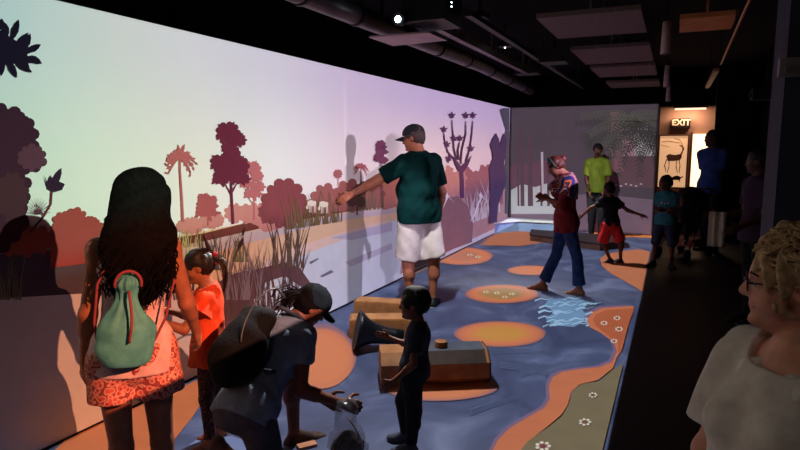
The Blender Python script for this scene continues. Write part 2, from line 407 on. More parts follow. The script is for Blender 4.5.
# ================================================================== PROJECTED LIGHT (what the projectors throw)
WX0 = -3.06; WH = 2.43; WY1 = 12.1; BY = 12.1; FX1 = -.25
def ypx(px, z=1.3):                     # wall y seen at a pixel column, at the horizon line of the picture
    return float(WX(px, 147+.0*z, WX0)[1])
TOP = [(0,(172,204,200)),(60,(190,214,206)),(130,(208,216,210)),(200,(214,216,220)),(280,(212,206,222)),(350,(204,184,216)),(430,(194,170,214)),(505,(184,160,204))]
HOR = [(0,(196,226,196)),(100,(216,236,206)),(200,(234,236,214)),(280,(242,238,238)),(350,(238,212,226)),(430,(238,204,208)),(505,(214,172,196))]
LOW = [(0,(214,136,98)),(130,(218,140,100)),(200,(214,156,134)),(290,(206,192,214)),(400,(192,174,208)),(505,(176,156,198))]
def ramp_at(st, y):
    ys = [(ypx(p), np.array(lin(c))) for p, c in st]
    if y <= ys[0][0]: return ys[0][1]
    for (a, c), (b, d) in zip(ys, ys[1:]):
        if y <= b: return c+(d-c)*(y-a)/(b-a)
    return ys[-1][1]
def sm(a, b, v):
    t = min(1, max(0, (v-a)/(b-a))); return t*t*(3-2*t)
def gobo(y, z):
    c = ramp_at(LOW, y)+(ramp_at(HOR, y)-ramp_at(LOW, y))*sm(.88, 1.15, z)
    return c+(ramp_at(TOP, y)-c)*sm(1.35, 2.4, z)
EW = .86; EF = .59
def spot(name, loc, aim, size, target, axis, masks, power=1.0, ramps=True, color=(1, 1, 1)):
    """a projector lamp: its beam is shaped by direction so the picture is evenly bright on the plane it is thrown on"""
    L = bpy.data.lights.new(name, 'SPOT'); L.energy = 49.35*power; L.spot_size = math.radians(size); L.spot_blend = 0; L.shadow_soft_size = .012
    o = bpy.data.objects.new(name, L); C.objects.link(o); o.location = loc
    o.rotation_euler = (Vector(aim)-Vector(loc)).to_track_quat('-Z', 'Y').to_euler()
    L.use_nodes = True; nt = L.node_tree; N = nt.nodes; K = nt.links; em = N['Emission']
    geo = N.new('ShaderNodeNewGeometry'); sx = N.new('ShaderNodeSeparateXYZ'); K.new(geo.outputs['Normal'], sx.inputs[0])
    def M(op, a, b=None, c=None):
        n = N.new('ShaderNodeMath'); n.operation = op
        for i, v in enumerate((a, b, c)):
            if v is None: continue
            if isinstance(v, (int, float)): n.inputs[i].default_value = v
            else: K.new(v, n.inputs[i])
        return n.outputs[0]
    D = target-loc[axis]; dx = sx.outputs[axis]
    t = M('DIVIDE', D, dx); absd = M('MAXIMUM', M('MULTIPLY', dx, 1.0 if D > 0 else -1.0), .02)
    fac = M('DIVIDE', D*D, M('POWER', absd, 3.0))
    hit = [M('MULTIPLY_ADD', t, sx.outputs[k], float(loc[k])) for k in range(3)]
    def step(v, a, b):
        n = N.new('ShaderNodeMapRange'); n.interpolation_type = 'SMOOTHSTEP'; n.inputs['From Min'].default_value = a; n.inputs['From Max'].default_value = b
        K.new(v, n.inputs['Value']); return n.outputs[0]
    w = fac
    for ax, a, b in masks: w = M('MULTIPLY', w, step(hit[ax], a, b))
    if ramps:
        def cr(st):
            n = N.new('ShaderNodeValToRGB'); e = n.color_ramp.elements; y0, y1 = 0.0, 14.0
            while len(e) > 1: e.remove(e[-1])
            for i, (p, c) in enumerate(st):
                q = e[0] if i == 0 else e.new(ypx(p)/y1)
                q.position = ypx(p)/y1; q.color = (*lin(c), 1)
            K.new(M('DIVIDE', hit[1], y1), n.inputs[0]); return n.outputs[0]
        def mix(f, a, b):
            n = N.new('ShaderNodeMix'); n.data_type = 'RGBA'; K.new(f, n.inputs[0]); K.new(a, n.inputs[6]); K.new(b, n.inputs[7]); return n.outputs[2]
        col = mix(step(hit[2], 1.35, 2.4), mix(step(hit[2], .88, 1.15), cr(LOW), cr(HOR)), cr(TOP)); K.new(col, em.inputs['Color'])
    else: em.inputs['Color'].default_value = (*color, 1)
    K.new(w, em.inputs['Strength'])
    return o
zm = [(2, -.01, .0), (2, WH+.01, WH)]
P1 = (.9, 1.0, 2.25); P2 = (.9, 6.2, 2.38); P3 = (.9, 10.0, 2.38)
spot('projector_lamp', P1, (WX0, 3.2, 1.0), 120, WX0, 0, zm+[(1, .45, .5), (1, 5.42, 5.36)], EW*.62)
spot('projector_lamp', P1, (WX0, 3.2, 1.0), 120, WX0, 0, zm+[(1, .45, .5), (1, 6.9, 6.5)], EW*.38)
spot('projector_lamp', P2, (WX0, 7.0, 1.2), 120, WX0, 0, zm+[(1, 5.35, 5.41), (1, 8.8, 8.3)], EW*.62)
spot('projector_lamp', P2, (WX0, 7.0, 1.2), 120, WX0, 0, zm+[(1, 6.5, 6.9), (1, 8.8, 8.3)], EW*.38)
spot('projector_lamp', P3, (WX0, 10.3, 1.2), 100, WX0, 0, zm+[(1, 8.3, 8.8), (1, 12.09, 12.05)], EW)
P4 = (-1.35, 7.6, 2.66)
spot('projector_lamp', P4, (-1.6, BY, 1.1), 80, BY, 1, [(0, -3.05, -3.0), (0, -.30, -.34), (2, .0, .04), (2, WH+.02, WH)], .25, False, (1, .93, .98))
F1 = (-2.0, 4.28, 2.60); F2 = (-2.3, 9.1, 2.62)
spot('floor_projector_lamp', F1, (-1.65, 3.7, 0), 140, 0, 2, [(0, -3.05, -3.02), (0, FX1+.01, FX1-.01), (1, 1.0, 1.1), (1, 7.0, 6.3)], EF, False, (1, .98, .96))
spot('floor_projector_lamp', F2, (-1.65, 9.1, 0), 140, 0, 2, [(0, -3.05, -3.02), (0, FX1+.01, FX1-.01), (1, 6.3, 7.0), (1, 12.1, 12.05)], EF, False, (1, .98, .96))
# ================================================================== FLAT PICTURE SHAPES
class Art:
    """flat shapes lying on the wall / back wall / floor, drawn in photo pixels and carried onto the real plane"""
    def __init__(s, plane, layer): s.p = plane; s.l = layer+len(ALL)*.0065; s.v = []; s.f = []; s.rnd = random.Random(len(ALL)+11); ALL.append(s)
    def m(s, x, y):
        o = .002*s.l
        if s.p == 'L':
            x = min(x, 509.5); q = WX(x, y, WX0+o); return (WX0+o, min(q[1], WY1-.01), min(max(q[2], .004), WH-.004))
        if s.p == 'B':
            q = YY(x, y, BY-o); return (min(max(q[0], -3.04), -.32), BY-o, min(max(q[2], .004), WH-.004))
        q = G(x, y, .003+o); return (min(max(q[0], -3.045), FX1), min(max(q[1], .5), 12.08), .003+o)
    def poly(s, pts):
        n = len(s.v); k = {'L': 0, 'B': 1, 'F': 2}[s.p]; e = min(.0018, len(s.f)*.000008)*(-1 if k == 1 else 1); V = [list(s.m(*p)) for p in pts]
        for v in V: v[k] += e
        s.v += V; s.f.append(tuple(range(n, n+len(pts)))); return s
    def circ(s, x, y, r, ry=None, n=14, ph=0, wob=0):
        ry = r if ry is None else ry
        return s.poly([(x+r*(1+wob*math.sin(5*a+ph))*math.cos(a), y+ry*(1+wob*math.sin(4*a+ph))*math.sin(a)) for a in [2*math.pi*k/n for k in range(n)]])
    def leaf(s, x, y, ang, ln, w):
        c, d = math.cos(ang), math.sin(ang); P = []
        for t, q in ((0, 0), (.2, .7), (.45, 1), (.75, .7), (1, 0), (.75, -.7), (.45, -1), (.2, -.7)): P.append((x+c*ln*t-d*w*q, y+d*ln*t+c*w*q))
        return s.poly(P)
    def line(s, pts, w0, w1=None):
        w1 = w0 if w1 is None else w1; Lf = []; Rt = []; n = len(pts)
        for i, p in enumerate(pts):
            a = pts[max(0, i-1)]; b = pts[min(n-1, i+1)]; dx, dy = b[0]-a[0], b[1]-a[1]; L = math.hypot(dx, dy) or 1; w = (w0+(w1-w0)*i/(n-1))/2
            Lf.append((p[0]-dy/L*w, p[1]+dx/L*w)); Rt.append((p[0]+dy/L*w, p[1]-dx/L*w))
        for i in range(n-1): s.poly([Lf[i], Lf[i+1], Rt[i+1], Rt[i]])
        return s
    def bush(s, x, y, rx, ry, n=16, br=.25, arc=(-math.pi, math.pi)):
        s.poly([(x+rx*.92*math.cos(a), y+ry*.92*math.sin(a)) for a in [2*math.pi*k/24 for k in range(24)]])
        for k in range(n):
            a = arc[0]+(arc[1]-arc[0])*(k+.5)/n; r = br*min(rx, ry)*s.rnd.uniform(.8, 1.2); s.circ(x+rx*.88*math.cos(a), y+ry*.88*math.sin(a), r, n=10)
        return s
    def reeds(s, x0, x1, yb, h, n, lean=.3, w=1.2, drop=0.0):
        for k in range(n):
            x = s.rnd.uniform(x0, x1); hh = h*s.rnd.uniform(.5, 1.05); l = s.rnd.uniform(-1, 1)*lean*hh; y = yb+drop*(x-x0)
            s.line([(x, y), (x+l*.35, y-hh*.5), (x+l, y-hh)], w*s.rnd.uniform(.7, 1.3), .15)
        return s
    def palm(s, x, y, R, n=9, seed=0, droop=.9):
        for k in range(n):
            a = -math.pi/2+(k-(n-1)/2)*(2*math.pi*.82/n); L = R*s.rnd.uniform(.85, 1.1)
            pts = [(x+math.cos(a)*L*t, y+math.sin(a)*L*t*.75+droop*L*t*t*.75) for t in (0, .25, .5, .75, 1)]
            s.line(pts, R*.30, R*.08)
            for t in range(1, 5):
                px, py = pts[t]; s.leaf(px, py, a+1.1, R*.30, R*.055); s.leaf(pts[t-1][0], pts[t-1][1], a+.5, R*.34, R*.07)
        return s
    def done(s, name, rgb, parent, emis=None, mt=None):
        me = bpy.data.meshes.new(name); me.from_pydata(s.v, [], s.f); me.update()
        if mt is None:
            V = np.array(s.v); c = V.mean(0)
            if s.p == 'L': alb = np.array(lin(rgb))/gobo(c[1], c[2])*.8*.93
            elif s.p == 'B': alb = np.array(lin(rgb))/.34*.8*.8
            else: alb = np.array(lin(rgb))/.78*.8
            alb = np.clip(alb, .002, .9); mt = mat('projected_'+name, tuple(alb), .9, tuple(alb*.93), 6, spec=.1, linear=True)
        me.materials.append(mt)
        # orient outwards
        o = bpy.data.objects.new(name, me); C.objects.link(o); o.parent = parent
        wanted = {'L': Vector((1, 0, 0)), 'B': Vector((0, -1, 0)), 'F': Vector((0, 0, 1))}[s.p]
        me.polygons.foreach_set('use_smooth', [False]*len(me.polygons))
        fl = [p.index for p in me.polygons if p.normal.dot(wanted) < 0]
        if fl:
            import bmesh
            b = bmesh.new(); b.from_mesh(me); b.faces.ensure_lookup_table(); bmesh.ops.reverse_faces(b, faces=[b.faces[i] for i in fl]); b.to_mesh(me); b.free()
        return o
ALL = []
# ------------------------------------------------------------------ ROOM SHELL
blk = mat('black_paint', (13, 9, 16), .9, (10, 8, 13), 3, spec=.1)
greyw = mat('grey_plaster', (150, 140, 150), .9, (138, 130, 140), 2, spec=.1)
carpet = mat('dark_carpet', (30, 20, 24), .55, (24, 16, 20), 18, .15, spec=.35)
struct(MB().box((WX0-.25, -1.6, -.1), (1.45, 12.9, 0)).build('floor', carpet))
struct(MB().box((WX0-.25, -1.6, 3.05), (1.45, 12.9, 3.15)).build('ceiling', blk))
struct(MB().box((WX0-.25, -1.6, 0), (WX0-.02, 12.3, 3.05)).build('wall_left', blk))
struct(MB().box((1.3, -1.6, 0), (1.45, 12.9, 3.05)).build('wall_right', blk))
struct(MB().box((WX0-.25, -1.75, 0), (1.45, -1.6, 3.05)).build('wall_rear', blk))
w = MB().box((WX0-.02, BY+.0, 0), (-.30, BY+.2, WH)).build('wall_back', greyw); struct(w)
struct(MB().box((WX0-.02, BY-.0, WH), (-.30, BY+.2, 3.05)).build('trim_1', blk))
exw = mat('exit_plaster', (172, 128, 106), .85, (160, 116, 96), 4)
struct(MB().box((-.30, 12.62, 0), (1.3, 12.75, 2.62)).build('wall_exit', exw))
struct(MB().box((-.30, 12.3, 2.40), (.62, 12.62, 3.05)).build('trim_2', blk)); struct(MB().box((.62, 12.0, 0), (1.3, 12.12, 3.05)).build('wall_side_right', blk))
struct(MB().box((-.31, 12.2, 0), (-.29, 12.62, 2.42)).build('trim_3', blk))
struct(MB().box((.47, 3.5, 0), (1.3, 3.95, 3.05)).build('column', mat('slate_paint', (62, 62, 80), .8, (56, 56, 72), 5)))
led = MB().prism([(WX0, 11.1), (-2.72, 11.62), (-1.95, 11.62), (-1.95, BY), (WX0, BY)], .003, .20); struct(led.build('trim_4', mat('pale_blue_ledge', (130, 160, 200), .8, (116, 146, 190), 3)))
o = MB().prism([(WX0, 11.05), (-2.71, 11.59), (-1.93, 11.59), (-1.93, BY), (WX0, BY)], .20, .215).build('trim_5', mat('ledge_top', (226, 236, 236), .7)); struct(o)
# screen on the long wall
land = thing('projected_landscape', 'long wall filled with a projected savanna scene of trees, reeds and river', 'projection', (0, 0, 0))
scr = mat('screen_white', (.8, .8, .8), .95, (.79, .79, .79), 2, linear=True, spec=.05)
MB().box((WX0-.02, -.6, 0), (WX0, WY1, WH)).build('screen', scr, land)
A = Art
# ground, hills, water (back to front)
A('L', 1).poly([(-60, 262), (60, 250), (160, 240), (250, 222), (345, 205), (420, 195), (509, 186), (509, 240), (380, 300), (-60, 520)]).done('sand_bank', (204, 162, 146), land)
A('L', 2).poly([(130, 252), (205, 240), (345, 213), (395, 207), (395, 213), (330, 222), (215, 252), (130, 266)]).done('far_water', (188, 166, 180), land)
A('L', 3).poly([(130, 246), (205, 233), (262, 219), (345, 203), (420, 194), (420, 201), (345, 212), (280, 224), (205, 241), (130, 255)]).done('far_bank', (116, 58, 58), land)
A('L', 2).poly([(215, 300), (262, 268), (300, 247), (345, 233), (395, 220), (440, 215), (509, 208), (509, 226), (461, 249), (363, 297), (215, 376), (100, 440), (100, 360)]).done('river', (182, 176, 206), land)
A('L', 3).poly([(262, 262), (300, 246), (345, 231), (390, 219), (390, 224), (345, 239), (300, 256), (268, 268)]).done('river_edge', (206, 170, 172), land)
A('L', 3).poly([(-60, 262), (40, 246), (110, 242), (205, 247), (205, 262), (140, 268), (60, 290), (-60, 330)]).done('near_bank', (196, 160, 110), land)
A('L', 3).poly([(400, 196), (460, 190), (509, 186), (509, 222), (470, 240), (430, 262), (400, 274), (405, 235)]).done('right_bank', (150, 112, 132), land)
A('L', 3).poly([(330, 238), (392, 222), (392, 231), (352, 240)]).poly([(345, 262), (392, 243), (392, 249), (350, 267)]).done('water_shade', (164, 150, 186), land)
A('L', 4).poly([(-60, 298), (110, 290), (170, 292), (215, 300), (250, 330), (200, 378), (-60, 500)]).done('warm_ground', (212, 136, 98), land)
A('L', 4).poly([(-60, 258), (60, 250), (110, 250), (140, 262), (124, 286), (110, 292), (-60, 302)]).done('olive_bank', (84, 56, 50), land)
A('L', 5).poly([(196, 300), (214, 284), (236, 273), (262, 268), (285, 262), (300, 268), (312, 285), (303, 288), (285, 276), (266, 282), (254, 300), (258, 322), (240, 352), (204, 374), (190, 350)]).done('dark_foreground_bank', (96, 56, 58), land)
A('L', 4).poly([(-60, 470), (100, 396), (190, 362), (300, 312), (380, 275), (380, 300), (100, 430), (-60, 520)]).done('warm_ground', (206, 138, 92), land) if False else None
struct(MB().box((WX0, -.6, .003), (WX0+.012, 11.04, .018)).build('baseboard_left', mat('black_skirting', (16, 10, 12), .8)))
# reeds
rd = (74, 50, 46)
for n_, (x0, x1, yb, h, cnt, dr_, c_) in enumerate([(218, 300, 322, 62, 90, -.2, (86, 54, 54)), (272, 304, 268, 58, 34, 0, (92, 66, 60)), (285, 345, 230, 34, 46, -.15, (120, 96, 70)), (232, 250, 262, 36, 14, 0, (112, 88, 54)), (165, 205, 300, 50, 30, 0, (70, 46, 44)), (200, 232, 270, 44, 22, 0, (82, 60, 50)), (-5, 22, 300, 46, 26, 0, (118, 96, 60)), (160, 200, 250, 20, 26, -.1, (176, 160, 96)), (400, 440, 226, 30, 30, -.2, (104, 74, 92)), (440, 500, 236, 36, 60, -.4, (176, 158, 190)), (350, 384, 212, 26, 26, -.1, (120, 98, 88)), (225, 262, 300, 60, 34, 0, (120, 84, 84))]):
    A('L', 6+n_ % 3).reeds(x0, x1, yb, h, cnt, .3, 1.3, dr_).done('reed_clump', c_, land)
A('L', 9).leaf(238, 250, -1.15, 14, 2.2).line([(233, 262), (239, 248)], .8).leaf(242, 236, -1.2, 10, 1).done('cattail', (60, 34, 34), land)
A('L', 9).poly([(320, 276), (331, 270), (334, 272), (323, 277)]).poly([(309, 262), (318, 258), (319, 259), (311, 264)]).done('water_mark', (112, 96, 120), land)
# trees
def tree(name, rgb, trunk, tw, blobs, layer, branches=()):
    a = A('L', layer); a.line(trunk, tw, tw*.5)
    for b_ in branches: a.line(b_, tw*.6, tw*.2)
    for bx, by, rx, ry in blobs:
        a.bush(bx, by, rx, ry, 9, .34)
        for k in range(5): a.leaf(bx+rx*.7*math.cos(k*1.3), by+ry*.7*math.sin(k*1.3), k*1.3, rx*.55, rx*.14)
    return a.done(name, rgb, land)
A('L', 4).bush(252, 214, 14, 10, 9).bush(235, 213, 10, 9, 9).bush(212, 220, 12, 8).bush(268, 216, 14, 14).bush(190, 226, 14, 8).bush(160, 226, 12, 8).done('pale_bushes', (208, 138, 122), land)
A('L', 5).bush(284, 204, 21, 24, 12, .24).bush(266, 212, 8, 9, 8).poly([(262, 206), (308, 200), (309, 212), (262, 224)]).done('large_bush', (146, 74, 80), land)
A('L', 5).bush(326, 200, 14, 15, 9, .28).bush(350, 196, 16, 15, 9, .28).bush(372, 194, 12, 12, 9, .28).poly([(312, 200), (384, 194), (384, 207), (312, 214)]).done('middle_bush', (166, 92, 96), land)
tree('tall_dark_tree', (112, 44, 62), [(233, 224), (232, 205), (231, 180), (230, 160), (229, 140)], 3.2, [(228, 133, 11, 10), (239, 140, 7, 6), (222, 163, 11, 8), (238, 166, 10, 9), (229, 172, 15, 8), (232, 153, 7, 7), (221, 180, 9, 4), (242, 179, 8, 5), (228, 148, 6, 5)], 7, [[(232, 196), (224, 182)], [(232, 192), (240, 178)]])
tree('pale_tree', (196, 112, 112), [(254, 220), (254, 200), (253, 180)], 2.0, [(252, 168, 8, 6), (257, 176, 6, 5), (247, 184, 7, 4), (258, 187, 7, 5), (253, 194, 9, 4)], 6, [[(254, 205), (247, 196)]])
tree('small_red_tree', (176, 92, 88), [(208, 226), (208, 205)], 1.6, [(207, 206, 10, 7), (204, 198, 6, 4), (212, 200, 5, 4), (207, 213, 12, 4)], 6)
for k in range(0): pass
A('L', 8).line([(183, 222), (182, 200), (180, 170), (180, 156)], 2.8, 1.6).palm(180, 156, 15, 9).leaf(180, 156, -1.2, 13, 1.8).leaf(180, 156, -1.75, 12, 1.5).done('palm_tree', (184, 104, 96), land)
tree('shrub_behind_hair', (204, 132, 112), [(160, 232), (159, 205)], 1.8, [(157, 196, 6, 5), (163, 204, 6, 5), (158, 210, 8, 4)], 6)
tree('slim_purple_tree', (122, 62, 96), [(381, 196), (381, 160)], 1.4, [(381, 147, 5, 6), (379, 158, 5, 4), (384, 160, 4, 3), (382, 152, 6, 3)], 7)
tree('tiny_tree', (178, 104, 110), [(339, 205), (338, 178)], 1.0, [(338, 174, 4, 4)], 7)
A('L', 8).line([(361, 196), (361, 166)], 1.4, .9).palm(361, 166, 7, 7).done('small_palm', (176, 92, 100), land)
tree('green_shrub', (92, 60, 58), [(357, 215), (357, 200)], 1.5, [(357, 194, 4, 6), (352, 200, 5, 6), (347, 196, 4, 5), (361, 202, 4, 5)], 8)
# flowering candelabra tree
a = A('L', 8); a.line([(462, 198), (462, 182), (461, 168)], 4.2, 4); a.poly([(453, 156), (458, 162), (461, 166), (466, 162), (472, 155), (468, 166), (464, 172), (459, 172), (455, 164)])
for pts in ([(455, 160), (448, 152), (445, 142), (444, 133)], [(457, 160), (454, 148), (453, 132), (452, 120)], [(461, 164), (462, 150), (466, 134), (466, 121)], [(466, 162), (470, 148), (472, 134), (473, 121)], [(459, 160), (458, 150), (460, 142)], [(450, 156), (447, 160), (449, 163)]):
    a.line(pts, 1.7, .8)
for x, y in ((444, 131), (452, 117), (466, 117), (473, 117), (447, 146), (460, 140), (454, 140), (449, 160), (471, 150)):
    for k in range(6): a.leaf(x, y-1, -math.pi/2+k*1.047, 4.6 if k in (0, 1, 5) else 3, .9)
a.done('flowering_tree', (96, 52, 92), land)
for x0, x1, c_, L_ in ((384, 404, (200, 116, 110), 4), (404, 440, (188, 106, 116), 4), (440, 462, (204, 128, 126), 5), (462, 500, (156, 92, 108), 4)):
    a = A('L', L_)
    for x in range(x0, x1, 6): a.bush(x+3, 184-a.rnd.uniform(0, 8), 5, 10+a.rnd.uniform(0, 5), 7, .4)
    a.poly([(x0, 186), (x1+3, 182), (x1+3, 204), (x0, 210)]).done('distant_bushes', c_, land)
A('L', 7).poly([(418, 262), (421, 232), (432, 210), (446, 198), (458, 196), (468, 206), (473, 224), (472, 242)]).done('termite_mound', (122, 84, 104), land)
for ox in (0, 34):
    A('L', 10).poly([(443+ox, 205), (440+ox, 214), (436+ox, 222), (441+ox, 216), (445+ox, 204), (448+ox, 198), (447+ox, 192), (445+ox, 195), (446+ox, 198)]).poly([(446+ox, 191), (450+ox, 198), (455+ox, 203), (447+ox, 196)]).done('white_bird', (236, 222, 226), land)
A('L', 11).poly([(489, 224), (490, 200), (490, 180), (489, 168), (493, 158), (492, 150), (490, 145), (493, 138), (496, 133), (499, 139), (500, 146), (502, 138), (504, 133), (507, 140), (506, 152), (504, 165), (507, 178), (503, 192), (498, 206), (497, 222)]).done('meerkat_pair', (86, 58, 92), land)
A('L', 9).poly([(500, 110), (503, 108), (509.4, 108), (509.4, 212), (505, 214), (506, 190), (503, 180), (506, 160), (503, 146), (506, 130), (503, 120)]).done('edge_tree', (92, 78, 92), land)
# antelopes
for ox, oy in ((0, 0), (12, 1)):
    a = A('L', 10); x, y = 312+ox, 202+oy
    a.circ(x, y+1, 4.4, 3.4).circ(x-1.5, y-.5, 3, 2.6).line([(x-3.4, y), (x-4.6, y+5)], 1.6, 1.2).circ(x-4.8, y+5.4, 1.2, 1.8)
    for lx in (-2.6, -1.2, 2.4, 3.6): a.line([(x+lx, y+3), (x+lx+.2, y+10.5)], .9, .6)
    a.done('antelope', (238, 214, 204), land)
    A('L', 11).line([(x-4.2, y-1.6), (x-1, y-2.6), (x+3.6, y-1.2)], 1.3, 1).line([(x-5.2, y+3.4), (x-6.2, y+.2)], .5, .3).done('antelope_markings', (150, 92, 84), land)
# left side: dark foliage
a = A('L', 8); a.bush(-6, 138, 42, 34, 16, .18).bush(10, 140, 28, 30, 14, .2).bush(26, 158, 20, 14, 10, .3).bush(0, 190, 30, 40, 16, .18).bush(-20, 215, 45, 40); a.done('dark_bush', (56, 34, 44), land)
A('L', 9).bush(32, 158, 13, 12, 10, .3).done('lighter_branch_of_bush', (84, 56, 64), land)  # paler bump of foliage on the dark bush
A('L', 9).bush(12, 196, 16, 24, 12, .2).bush(16, 222, 10, 12).done('brown_branch_of_bush', (66, 44, 46), land)
a = A('L', 9)
for x, y, an_, l in ((8, 36, -1.9, 16), (12, 40, -1.25, 22), (16, 48, -.9, 20), (18, 54, -.35, 20), (18, 58, .15, 22), (14, 60, .6, 22), (8, 60, 1.1, 20), (2, 58, 1.6, 18), (-4, 40, -1.6, 26), (-6, 50, 2.4, 20), (24, 50, -1.2, 18), (27, 52, -.5, 16), (28, 56, .5, 16), (22, 60, 1.0, 13), (0, 30, -1.4, 12)): a.leaf(x, y, an_, l, 3.6)
a.poly([(-30, 44), (0, 30), (12, 38), (26, 48), (28, 58), (14, 64), (-4, 66), (-30, 72)]); a.done('overhanging_branch', (22, 18, 34), land)
A('L', 9).line([(30, 232), (44, 216), (51, 204), (52, 190)], 2.2, 1.8).line([(44, 216), (36, 204)], 1.4, .8).done('flower_stem', (96, 50, 50), land)
a = A('L', 10); a.poly([(44, 175), (47, 181), (52, 184), (58, 181), (65, 184), (62, 190), (54, 192), (48, 189)]); a.leaf(53, 187, -1.15, 21, 3.4); a.leaf(50, 187, -1.5, 12, 2); a.done('protea_flower', (50, 34, 50), land)
a = A('L', 9)
for k in range(13): a.line([(38, 214), (38+13*math.cos(-math.pi*k/12), 212-14*math.sin(math.pi*k/12))], .9, .2)
a.done('spiky_plant', (82, 54, 60), land)
A('L', 8).bush(64, 222, 10, 10, 9, .3).bush(76, 220, 11, 11, 9, .3).bush(90, 226, 10, 9).poly([(50, 226), (100, 224), (100, 262), (50, 268)]).done('rust_bushes', (156, 76, 62), land)
A('L', 7).bush(18, 240, 40, 16, 12).bush(110, 232, 18, 10).done('low_rust_bushes', (150, 84, 60), land)
# ------------------------------------------------------------------ far wall picture
pal = thing('projected_palm_scene', 'far wall with a dimmer projected scene of tree trunks and palm fronds', 'projection', (0, 0, 0))
MB().box((WX0, BY-.004, 0), (-.30, BY-.0005, WH)).build('screen', mat('dim_screen', (116, 106, 116), .95, (110, 102, 112), 2, spec=.05), pal)
A('B', 5).poly([(511, 196), (600, 194), (660, 200), (660, 240), (511, 232)]).done('pale_ice_ground', (120, 104, 118), pal)
A('B', 6).poly([(511, 190), (522, 184), (535, 187), (548, 183), (560, 188), (560, 214), (511, 214)]).done('bright_ice', (176, 208, 226), pal)
A('B', 5).bush(520, 176, 12, 12).bush(540, 174, 14, 12).bush(556, 176, 10, 12).poly([(511, 172), (562, 172), (562, 198), (511, 200)]).done('plum_bushes', (104, 76, 92), pal)
a = A('B', 6)
for x, w_ in ((522, 3), (530, 4), (541, 1.5), (518, 1.4), (548, 2)): a.line([(x, 120+w_*3), (x, 160), (x+.5, 206)], w_, w_*1.3)
a.done('grey_trunks', (92, 74, 84), pal)
A('B', 7).line([(542, 152), (542.5, 180), (543, 200)], 2.4, 2).done('bright_trunk', (214, 176, 208), pal)
A('B', 5).poly([(606, 140), (612, 130), (622, 127), (634, 128), (634, 166), (606, 170)]).done('pink_gap', (172, 130, 142), pal)
A('B', 5).poly([(634, 130), (646, 126), (657, 130), (657, 158), (634, 164)]).done('pale_gap', (214, 196, 212), pal)
A('B', 6).poly([(598, 156), (657, 156), (657, 188), (598, 186)]).done('rust_haze', (104, 80, 88), pal)
A('B', 7).line([(614, 112), (617, 140), (619, 172)], 8, 9).done('palm_trunk', (132, 94, 104), pal)
for cx, cy, R, nn, fc_ in ((640, 122, 62, 9, (70, 72, 66)), (628, 116, 46, 8, (96, 98, 88)), (657, 132, 34, 7, (66, 64, 66)), (606, 138, 26, 6, (78, 76, 78))):
    a = A('B', 8)
    for k in range(nn):
        an_ = math.pi*.02+(math.pi*.96)*k/(nn-1); L_ = R*a.rnd.uniform(.85, 1.1)
        pts = [(cx+math.cos(an_)*L_*t, cy-10*t+math.sin(an_)*L_*t+8*t*t) for t in (0, .2, .4, .6, .8, 1)]
        a.line(pts, 1.4, .4)
        for t in range(1, 6):
            for sg in (-1, 1):
                for q in (0, .34, .67): a.leaf(pts[t-1][0]*(1-q)+pts[t][0]*q, pts[t-1][1]*(1-q)+pts[t][1]*q, an_+sg*.8, 11-t, .55)
    a.done('palm_fronds', fc_, pal)
for k in range(7): A('B', 8).circ(611+k*5, 184+(k % 3), 1.5, .8, n=6).done('white_flower', (208, 194, 206), pal)
# ------------------------------------------------------------------ floor picture
flo = thing('projected_floor', 'floor area lit by a projected blue water picture with orange islands', 'projection', (0, 0, 0))
wm = bpy.data.materials.new('projected_water'); wm.use_nodes = True; N = wm.node_tree.nodes; K = wm.node_tree.links; b_ = N['Principled BSDF']
tc = N.new('ShaderNodeTexCoord'); mp = N.new('ShaderNodeMapping'); mp.inputs['Scale'].default_value = (1.1, .8, 1); K.new(tc.outputs['Object'], mp.inputs[0])
n1 = N.new('ShaderNodeTexNoise'); n1.inputs['Scale'].default_value = 1.6; n1.inputs['Detail'].default_value = 5; n1.inputs['Distortion'].default_value = 1.4; K.new(mp.outputs[0], n1.inputs[0])
r1 = N.new('ShaderNodeValToRGB'); e = r1.color_ramp.elements; e[0].position = .3; e[0].color = (*lin((56, 66, 100)), 1); e[1].position = .72; e[1].color = (*lin((112, 126, 164)), 1); q = e.new(.52); q.color = (*lin((76, 88, 126)), 1)
K.new(n1.outputs['Fac'], r1.inputs[0]); K.new(r1.outputs[0], b_.inputs['Base Color']); b_.inputs['Roughness'].default_value = .5; b_.inputs['Specular IOR Level'].default_value = .25
MB().box((-3.05, .6, .0005), (FX1, 12.09, .003)).build('water', wm, flo)
OR = (210, 124, 80)
